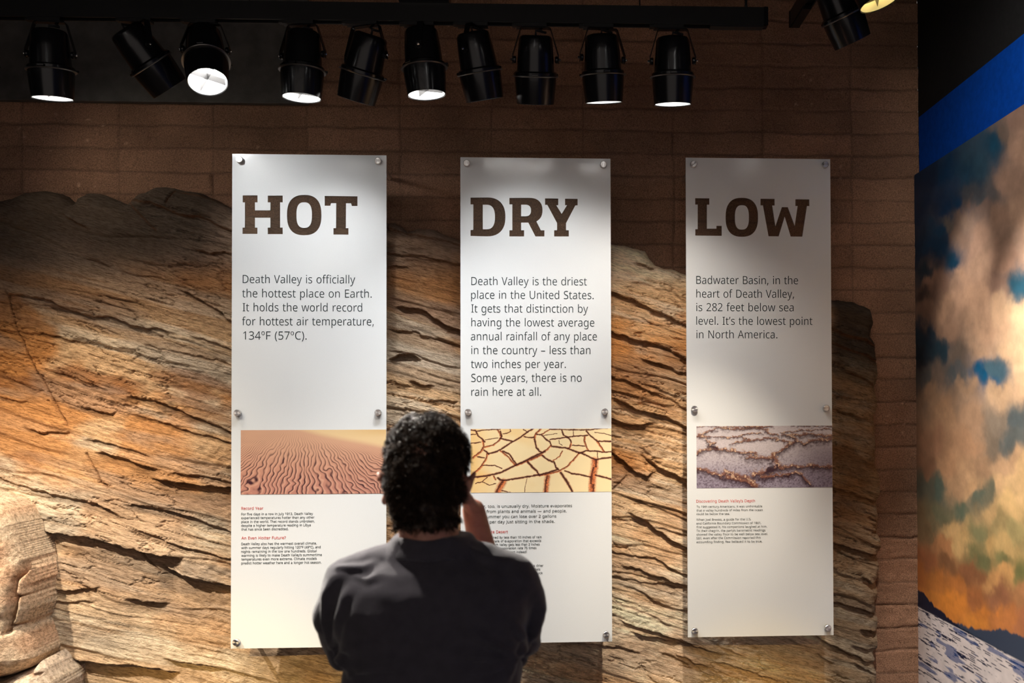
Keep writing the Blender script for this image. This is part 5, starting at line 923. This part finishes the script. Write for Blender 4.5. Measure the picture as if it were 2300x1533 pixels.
# ---------------------------------------------------------------- the visitor
YM = -2.337                                   # he stands about two metres in front of the camera
def mp(px, py, dy=0.0): return at(px, py, YM + dy)
def ell(bm, c, r, rot=None, seg=32):
    m = Matrix.Translation(c) @ (rot.to_matrix().to_4x4() if rot is not None else Matrix.Identity(4)) @ Matrix.Diagonal((*r, 1))
    bmesh.ops.create_uvsphere(bm, u_segments=seg, v_segments=seg // 2, radius=1, matrix=m)
def limb(bm, pts, rad, seg=20):
    """tapered limb with round ends"""
    pts = [Vector(p) for p in pts]; P, R_ = [], []
    for i in range(len(pts) - 1):
        n = 6
        for k in range(n):
            t = k / n; P.append(pts[i].lerp(pts[i + 1], t)); R_.append(rad[i] + (rad[i + 1] - rad[i]) * t)
    P.append(pts[-1]); R_.append(rad[-1]); tube(bm, P, R_, seg)
    ell(bm, pts[0], (rad[0],) * 3, seg=16); ell(bm, pts[-1], (rad[-1],) * 3, seg=16)
def loft(bm, rings, seg=40, n=2.3):
    """closed stack of level rounded sections: (x, y, z, half width, half depth)"""
    R_ = []
    for x, y, z, a, b in rings:
        r = []
        for k in range(seg):
            t = 2 * math.pi * k / seg; c, s = math.cos(t), math.sin(t)
            r.append(bm.verts.new((x + a * math.copysign(abs(c) ** (2 / n), c), y + b * math.copysign(abs(s) ** (2 / n), s), z)))
        R_.append(r)
    for a, b in zip(R_, R_[1:]):
        for k in range(seg): bm.faces.new((a[k], a[(k + 1) % seg], b[(k + 1) % seg], b[k]))
    bm.faces.new(R_[0][::-1]); bm.faces.new(R_[-1])
def fuse(bm, voxel, smooth=8, fac=0.5):
    bmesh.ops.recalc_face_normals(bm, faces=bm.faces); me = bpy.data.meshes.new('blob'); bm.to_mesh(me); bm.free()
    o = bpy.data.objects.new('blob', me); COL.objects.link(o)
    r = o.modifiers.new('r', 'REMESH'); r.mode = 'VOXEL'; r.voxel_size = voxel
    s = o.modifiers.new('s', 'SMOOTH'); s.iterations = smooth; s.factor = fac
    out = bpy.data.meshes.new_from_object(o.evaluated_get(bpy.context.evaluated_depsgraph_get()))
    bpy.data.objects.remove(o); bpy.data.meshes.remove(me); shade(out); return out
def get_co(me):
    co = np.empty(len(me.vertices) * 3, np.float32); me.vertices.foreach_get('co', co); return co.reshape(-1, 3).astype(float)
def get_no(me):
    no = np.empty(len(me.vertices) * 3, np.float32); me.vertices.foreach_get('normal', no); return no.reshape(-1, 3).astype(float)

HC = mp(958, 1052, 0.0)                       # centre of the skull
NB = mp(967, 1235, -0.01)                     # base of the neck
SL, SR_ = mp(786, 1318, 0.0), mp(1150, 1314, 0.0)
EL, ER = mp(800, 1400, 0.22), mp(1118, 1392, 0.24)
WR = mp(1064, 1146, 0.215); WL = mp(1060, 1420, 0.31)
cx = mp(971, 1400).x
FEET = Vector((cx, YM, 0))
def skin_body():
    b = bmesh.new()
    ell(b, HC + Vector((0, 0.010, 0.006)), (0.0775, 0.098, 0.100), seg=48)           # cranium
    ell(b, HC + Vector((0, 0.052, -0.055)), (0.060, 0.058, 0.078))                   # face
    ell(b, HC + Vector((0, 0.080, -0.108)), (0.034, 0.026, 0.022))                   # chin
    for s in (-1, 1):
        ell(b, HC + Vector((s * 0.045, 0.040, -0.080)), (0.022, 0.045, 0.034))       # jaw
        ell(b, HC + Vector((s * 0.044, 0.078, -0.030)), (0.022, 0.022, 0.018))       # cheek bone
        ell(b, HC + Vector((s * 0.033, 0.094, 0.006)), (0.026, 0.014, 0.010))        # brow
        ell(b, HC + Vector((s * 0.032, 0.088, -0.012)), (0.0125, 0.0125, 0.0115))    # eyeball under the lid
        ell(b, HC + Vector((s * 0.012, 0.106, -0.052)), (0.009, 0.011, 0.008))       # nostril
        # ear: rim, lobe and hollow shell
        E = HC + Vector((s * 0.087, 0.004, -0.040))
        pts = [E + Vector((s * (0.002 + 0.010 * math.sin(t)), 0.018 * math.cos(t) - 0.004, 0.030 * math.sin(t) * 1.0)) for t in np.linspace(-1.9, 2.6, 12)]
        tube(b, pts, [0.0055] * 12, 8); ell(b, E + Vector((s * 0.001, -0.002, -0.026)), (0.006, 0.009, 0.010)); ell(b, E + Vector((-s * 0.003, 0.0, 0)), (0.006, 0.016, 0.026))
    limb(b, [HC + Vector((0, 0.098, 0.004)), HC + Vector((0, 0.116, -0.040)), HC + Vector((0, 0.118, -0.048))], [0.010, 0.012, 0.012], 12)   # nose
    ell(b, HC + Vector((0, 0.101, -0.074)), (0.024, 0.010, 0.0055)); ell(b, HC + Vector((0, 0.099, -0.085)), (0.021, 0.010, 0.0060))      # lips
    limb(b, [HC + Vector((0.0, -0.020, -0.075)), HC.lerp(NB, 0.75) + Vector((0, -0.012, 0)), NB + Vector((0, 0, -0.03))], [0.062, 0.061, 0.066], 28)
    # trunk, inside the shirt and trousers
    loft(b, [(cx, YM + 0.00, 0.90, 0.150, 0.098), (cx, YM, 1.00, 0.150, 0.098), (cx, YM + 0.01, 1.12, 0.150, 0.098), (cx, YM, 1.28, 0.165, 0.098), (cx, YM - 0.005, 1.38, 0.150, 0.080), (cx, YM, 1.43, 0.085, 0.058), (cx, YM + 0.01, 1.455, 0.06, 0.05)])
    for s_, e_, w_ in ((SL, EL, WL), (SR_, ER, WR)):
        limb(b, [NB + Vector((0, 0, -0.05)), s_], [0.055, 0.050]); limb(b, [s_, s_.lerp(e_, 0.5), e_], [0.050, 0.047, 0.040]); limb(b, [e_, e_.lerp(w_, 0.3), w_.lerp(e_, 0.25), w_], [0.038, 0.0405, 0.030, 0.0265])
    for s in (-1, 1):
        limb(b, [(cx + s * 0.085, YM, 0.92), (cx + s * 0.095, YM + 0.005, 0.50), (cx + s * 0.10, YM - 0.01, 0.30), (cx + s * 0.10, YM - 0.015, 0.09)], [0.083, 0.055, 0.052, 0.036])
        limb(b, [(cx + s * 0.10, YM - 0.02, 0.055), (cx + s * 0.115, YM + 0.14, 0.04)], [0.036, 0.030])
    # hands: the right one is closed loosely against cheek and chin, the left one holds the right elbow
    def hand(w, d, up, side, curl, sc_=1.0, thumb=1):
        d, up = d.normalized(), up.normalized(); side = d.cross(up).normalized() * thumb; palm = w + d * 0.045
        for k in range(4):
            t = (k - 1.5) / 1.5; kn = w + d * (0.088 - 0.006 * abs(t - 0.2)) + side * (-t * 0.031)
            limb(b, [w + d * 0.012 + side * (-t * 0.016), kn], [0.0150, 0.0125], 12)
            L = (0.040, 0.045, 0.042, 0.033)[k]; q = kn; a = 0.35
            for j, (f, r) in enumerate(((1, 0.0098), (0.65, 0.0088), (0.5, 0.0078))):
                n = q + (d * math.cos(a) + up * math.sin(a)) * L * f; limb(b, [q, n], [r + 0.0006, r], 10); q = n; a += curl[k]
        t0 = w + d * 0.028 + side * 0.026; t1 = t0 + (d * 0.6 + side * 0.6 + up * 0.35).normalized() * 0.040; t2 = t1 + (d * 0.9 + up * 0.5 + side * 0.05).normalized() * 0.030
        limb(b, [w + d * 0.012 + side * 0.012, t0, t1, t2], [0.016, 0.0145, 0.0105, 0.0088], 12)
    hand(WR, Vector((-0.42, -0.42, 0.80)), Vector((-0.86, -0.10, -0.5)), None, (0.75, 0.8, 0.85, 0.9), thumb=-1)
    hand(WL, (ER - WL + Vector((0, 0.03, 0))), Vector((0.2, -1, 0.1)), None, (0.5, 0.5, 0.5, 0.5), thumb=1)
    me = fuse(b, 0.0042, 3)
    return me
def skin_mat():
    k = N('skin'); p = k.n('BsdfPrincipled')
    k.l(k.ramp(k.noise(60, 5), [(0.3, (0.40, 0.175, 0.115)), (0.7, (0.50, 0.24, 0.165))]), p.inputs['Base Color'])
    p.inputs['Roughness'].default_value = 0.5; p.inputs['Subsurface Weight'].default_value = 0.25; p.inputs['Subsurface Radius'].default_value = (0.012, 0.004, 0.002); p.inputs['Subsurface Scale'].default_value = 0.6
    k.l(k.bump(k.noise(700, 3), 0.0006), p.inputs['Normal']); k.surf(p.outputs[0]); return k.m
body_me = skin_body(); body_co = get_co(body_me); body_no = get_no(body_me)
body_me.transform(Matrix.Translation(-FEET))
man = link('person', body_me, skin_mat(), None, FEET)
tag(man, 'man in a dark polo shirt seen from behind with a hand raised to his face', 'person')
def worn(name, me, m, par=None):
    me.transform(Matrix.Translation(-FEET)); return link(name, me, m, par or man)

# ---- polo shirt
def fold(co, no, pts, wid, amp):
    """raise a soft ridge of cloth along a line given in the picture on his back"""
    PX, PZ = to_px(co[:, 0], co[:, 1], co[:, 2]); d = np.full(len(co), 1e9); tt = np.zeros(len(co)); n = len(pts) - 1
    for i, ((ax, ay), (bx, by)) in enumerate(zip(pts, pts[1:])):
        ex, ey = bx - ax, by - ay; t = np.clip(((PX - ax) * ex + (PZ - ay) * ey) / (ex * ex + ey * ey), 0, 1); q = np.hypot(PX - ax - t * ex, PZ - ay - t * ey)
        m = q < d; d = np.where(m, q, d); tt = np.where(m, (i + t) / n, tt)
    w = wid * (0.5 + 0.9 * tt); taper = np.clip((1 - tt) * 3, 0, 1) * np.clip(tt * 6 + 0.5, 0, 1)
    g = np.exp(-(d / w) ** 2) - 0.55 * np.exp(-((d - w * 1.7) / w) ** 2)
    return amp * g * taper * (no[:, 1] < 0.35)
def K(*p): return [(690 + x / 2.4214, 900 + y / 2.4214) for x, y in p]
def shirt():
    b = bmesh.new()
    R = [(1.00, .186, .122, .0), (1.08, .186, .124, .0), (1.15, .184, .122, 0), (1.20, .189, .120, 0), (1.26, .196, .119, -.004), (1.32, .202, .115, -.010), (1.36, .196, .105, -.012), (1.395, .165, .090, -.008), (1.42, .120, .075, 0), (1.442, .094, .078, .0), (1.462, .085, .076, .0), (1.468, .080, .072, .0)]
    loft(b, [(cx, YM + o, z, a, d) for z, a, d, o in R], 48, 2.35)
    for s_, e_, sg in ((SL, EL, -1), (SR_, ER, 1)):
        limb(b, [NB + Vector((sg * 0.055, 0.0, -0.035)), NB.lerp(s_, 0.6) + Vector((0, 0, 0.006)), s_ + Vector((-sg * 0.004, 0, 0.004))], [0.050, 0.056, 0.063], 24)
        d = e_ - s_; h = (mp(792, 1424, 0.12) if sg < 0 else mp(1143, 1422, 0.13))
        P = [s_ + Vector((-sg * 0.004, 0, 0.002)), s_.lerp(h, 0.5) + Vector((sg * 0.010, -0.008, -0.004)), h + Vector((0, 0, 0.0))]
        limb(b, [P[0], P[1], P[2]], [0.064, 0.070, 0.071], 28)
        limb(b, [P[1], h + Vector((0, -0.035, -0.030))], [0.062, 0.050], 24)
    me = fuse(b, 0.0058, 10)
    co, no = get_co(me), get_no(me)
    d = np.zeros(len(co))
    for pts, w, a in ((K((1150, 1392), (1050, 1345), (920, 1275), (820, 1200)), 9, .006), (K((1148, 1398), (1000, 1402), (820, 1400)), 9, .006), (K((1142, 1404), (1040, 1452), (900, 1485), (700, 1500)), 9, .006), (K((1160, 1380), (1190, 1310), (1165, 1260), (1130, 1180)), 8, .007),
                      (K((1165, 1385), (1240, 1270), (1275, 1130), (1265, 1000)), 9, .008), (K((1170, 1395), (1255, 1340), (1285, 1240)), 7, .006), (K((1140, 1410), (1100, 1470), (1060, 1540)), 9, .006), (K((140, 1365), (190, 1430), (280, 1462), (420, 1470)), 9, .007),
                      (K((120, 1350), (90, 1200), (95, 1050), (150, 930)), 9, .008), (K((135, 1355), (150, 1220), (190, 1080), (260, 960)), 9, .006), (K((215, 1500), (330, 1455), (480, 1450), (640, 1480)), 9, .006), (K((160, 1385), (220, 1480), (300, 1540)), 8, .005),
                      (K((150, 1370), (260, 1340), (420, 1330)), 10, .004), (K((880, 800), (980, 860), (1120, 880)), 12, .003), (K((160, 900), (300, 905), (420, 880)), 10, .004), (K((250, 950), (330, 970), (420, 920)), 9, .004)):
        d += fold(co, no, pts, w, a)
    d += (fbm(co[:, 0] * 9 + co[:, 1] * 5, co[:, 2] * 9, 4, 601) - 0.5) * 0.010 + (fbm(co[:, 0] * 28 + co[:, 2] * 10, co[:, 1] * 20 - co[:, 2] * 14, 3, 603) - 0.5) * 0.003
    co += no * d[:, None]; me.vertices.foreach_set('co', co.astype(np.float32).ravel()); me.update(); shade(me)
    return me
def cloth(name, a, b, scale=900):
    k = N(name); p = k.n('BsdfPrincipled'); k.l(k.ramp(k.noise(40, 5), [(0.3, a), (0.7, b)]), p.inputs['Base Color'])
    p.inputs['Roughness'].default_value = 0.85; p.inputs['Sheen Weight'].default_value = 0.35; p.inputs['Sheen Roughness'].default_value = 0.4; p.inputs['Specular IOR Level'].default_value = 0.2
    k.l(k.bump(k.noise(scale, 2), 0.0007), p.inputs['Normal']); k.surf(p.outputs[0]); return k.m
M_shirt = cloth('charcoal_navy_jersey', (0.054, 0.049, 0.060), (0.070, 0.063, 0.076))
sh = worn('polo_shirt', shirt(), M_shirt)
def collar():
    b = bmesh.new(); n = 56; prof = [(0.0655, 0.010), (0.0665, 0.026), (0.0700, 0.031), (0.0745, 0.028), (0.0795, 0.010), (0.0850, -0.008), (0.0838, -0.012), (0.0790, -0.004), (0.0735, 0.012)]
    rings = []
    for k in range(n + 1):
        t = math.radians(-250 + 320 * k / n) ; c, s = math.cos(t), math.sin(t)
        zz = 0.002 - s * 0.010
        rings.append([b.verts.new((NB.x + c * r * 1.04, NB.y + 0.004 + s * r * 1.0, NB.z + z + zz - 0.010 + 0.002 * math.sin(5 * t))) for r, z in prof])
    m = len(prof)
    for a, c in zip(rings, rings[1:]):
        for i in range(m): b.faces.new((a[i], a[(i + 1) % m], c[(i + 1) % m], c[i]))
    b.faces.new(rings[0][::-1]); b.faces.new(rings[-1])
    bmesh.ops.subdivide_edges(b, edges=b.edges[:], cuts=1, smooth=0.6)
    return from_bm(b, True)
col_ = worn('collar', collar(), M_shirt, sh)

# ---- trousers and shoes, below the picture
def trousers():
    b = bmesh.new()
    loft(b, [(cx, YM, 0.80, .168, .118), (cx, YM, 0.90, .172, .122), (cx, YM, 1.0, .168, .116), (cx, YM, 1.03, .165, .113)], 40)
    for s in (-1, 1): limb(b, [(cx + s * 0.086, YM, 0.86), (cx + s * 0.098, YM, 0.50), (cx + s * 0.104, YM - 0.012, 0.12)], [0.095, 0.080, 0.074], 24)
    me = fuse(b, 0.008, 8); co, no = get_co(me), get_no(me)
    co += no * ((fbm(co[:, 0] * 12 + co[:, 1] * 9, co[:, 2] * 14, 3, 611) - 0.5) * 0.014)[:, None]; me.vertices.foreach_set('co', co.astype(np.float32).ravel()); me.update(); return me
worn('trousers', trousers(), cloth('dark_trouser_cloth', (0.020, 0.019, 0.018), (0.030, 0.028, 0.026)))
M_shoe = mat('dark_shoe_leather', (0.03, 0.022, 0.017), 0.45, var=0.2)
for s in (-1, 1):
    b = bmesh.new(); x = cx + s * 0.104
    limb(b, [(x, YM - 0.05, 0.050), (x + s * 0.006, YM + 0.04, 0.050), (x + s * 0.016, YM + 0.15, 0.040)], [0.050, 0.050, 0.040]); ell(b, (x, YM - 0.02, 0.085), (0.046, 0.06, 0.045))
    box(b, x - 0.045, x + 0.045, YM - 0.09, YM - 0.0, 0.0, 0.03); ell(b, (x + s * 0.012, YM + 0.10, 0.018), (0.048, 0.095, 0.018))
    worn('shoe', fuse(b, 0.005, 4), M_shoe)

# ---- short curly hair: a base layer and several thousand curled locks growing from the scalp
def hair():
    rng = np.random.default_rng(5); c, n = body_co, body_no; r = c - np.array(HC)
    side = np.abs(r[:, 0])
    front = r[:, 1]
    low = np.where(front < 0.0, -0.118 + 0.25 * np.clip(side - 0.045, 0, 1), np.where(front < 0.045, -0.02 + 0.0 * front, 0.045 + (front - 0.045) * 0.3))
    low = np.where((front > -0.035) & (front < 0.0), -0.118 + (front + 0.035) / 0.035 * 0.075, low)
    ear = (side > 0.072) & (np.abs(r[:, 1] - 0.002) < 0.030) & (r[:, 2] < 0.004)
    ok = (r[:, 2] > low) & ~ear & (r[:, 2] < 0.2) & (side < 0.092)
    idx = np.where(ok)[0]; pick = rng.choice(idx, 12500)
    roots = c[pick] + rng.normal(0, 0.0016, (len(pick), 3)); nn = n[pick]; rr = roots - np.array(HC)
    bald = np.exp(-(((rr[:, 0] - 0.004) / 0.040) ** 2 + ((rr[:, 1] + 0.060) / 0.05) ** 2 + ((rr[:, 2] - 0.040) / 0.034) ** 2))
    keep = rng.random(len(pick)) > bald * 0.80; roots, nn, rr, bald = roots[keep], nn[keep], rr[keep], bald[keep]
    m = len(roots); L = (0.027 + 0.012 * rng.random(m)) * (1 - 0.55 * bald); L *= np.clip(1.0 - 0.45 * np.clip((-rr[:, 2] - 0.05) / 0.06, 0, 1), 0.4, 1)
    L *= 1 - 0.30 * np.clip((np.abs(rr[:, 0]) - 0.05) / 0.03, 0, 1) * (rr[:, 2] < 0.03)
    top = np.clip(rr[:, 2] / 0.09, 0, 1)
    flow = np.stack([-rr[:, 1] * 0.0 + 0.08 * rr[:, 0] / 0.08, -0.35 + 0 * rr[:, 0], -0.9 + 0.9 * top], -1)
    cl = np.stack([fbm(rr[:, 0] * 75 + 3, rr[:, 2] * 75 + rr[:, 1] * 50, 2, 621) - 0.5, fbm(rr[:, 0] * 75 + 13, rr[:, 2] * 75 + rr[:, 1] * 50, 2, 622) - 0.5, fbm(rr[:, 0] * 75 + 23, rr[:, 2] * 75 + rr[:, 1] * 50, 2, 623) - 0.5], -1) * 4.2
    seg = 7; P = np.zeros((m, seg + 1, 3)); P[:, 0] = roots; d = nn * 1.0 + cl * 0.25; ph = rng.random(m) * 6.28; ax = np.cross(nn, cl); ax /= np.linalg.norm(ax, axis=1, keepdims=True) + 1e-9
    for s in range(seg):
        t = s / seg
        v = nn * (0.75 - 0.95 * t) + flow * (0.35 + 0.45 * t) + cl * (0.25 + 0.6 * t) + ax * (np.sin(ph + 5.5 * t) * 0.55)[:, None]
        v -= nn * np.minimum((v * nn).sum(1), 0)[:, None] * 0.85
        v /= np.linalg.norm(v, axis=1, keepdims=True); P[:, s + 1] = P[:, s] + v * (L / seg)[:, None]
    C0 = np.array(HC) + np.array([0, 0.008, 0.0]); RE = np.array([0.096, 0.118, 0.119]); q = (P - C0) / RE; re = np.linalg.norm(q, axis=2)
    lim = (0.90 + 0.15 * rng.random(m))[:, None]; act = sstep(-0.05, -0.005, P[..., 2] - C0[2]); sc2 = np.where(re > lim, (lim + (re - lim) * 0.12) / re, 1.0); sc2 = 1 + (sc2 - 1) * act
    P = C0 + (P - C0) * sc2[..., None]
    w = np.linspace(1, 0.35, seg + 1) * 0.00095
    t = np.gradient(P, axis=1); t /= np.linalg.norm(t, axis=2, keepdims=True) + 1e-9; a = np.cross(t, np.array([0.3, 0.2, 0.93])); a /= np.linalg.norm(a, axis=2, keepdims=True) + 1e-9; b2 = np.cross(t, a)
    V = np.stack([P + (a * math.cos(q) + b2 * math.sin(q)) * w[None, :, None] for q in (0, 2.094, 4.189)], 2).reshape(-1, 3)
    base = (np.arange(m) * (seg + 1) * 3)[:, None, None]; s_ = (np.arange(seg) * 3)[None, :, None]; k = np.arange(3)[None, None, :]; k2 = (k + 1) % 3
    f = np.stack([base + s_ + k, base + s_ + k2, base + s_ + 3 + k2, base + s_ + 3 + k], -1).reshape(-1, 4)
    # base layer: the scalp itself lifted a few millimetres
    fi = np.array([[v for v in p.vertices] for p in body_me.polygons if all(ok[v] for v in p.vertices)])
    u = np.unique(fi); mpv = np.full(len(c), -1); mpv[u] = np.arange(len(u)); ru = c[u] - np.array(HC)
    bl = np.exp(-(((ru[:, 0] - 0.004) / 0.040) ** 2 + ((ru[:, 1] + 0.060) / 0.05) ** 2 + ((ru[:, 2] - 0.040) / 0.034) ** 2))
    lift = (0.0075 - 0.009 * bl) + (fbm(ru[:, 0] * 70 + ru[:, 1] * 40, ru[:, 2] * 70, 3, 631) - 0.5) * 0.010
    VB = c[u] + n[u] * lift[:, None]
    return np_mesh(np.concatenate([V, VB]), np.concatenate([f, mpv[fi] + len(V)]))
def hair_mat():
    k = N('dark_brown_hair'); p = k.n('BsdfPrincipled'); k.l(k.ramp(k.noise(70, 4), [(0.3, (0.010, 0.006, 0.004)), (0.7, (0.050, 0.028, 0.015))]), p.inputs['Base Color'])
    p.inputs['Roughness'].default_value = 0.5; p.inputs['Specular IOR Level'].default_value = 0.25; k.surf(p.outputs[0]); return k.m
hm = hair(); shade(hm); worn('hair', hm, hair_mat())
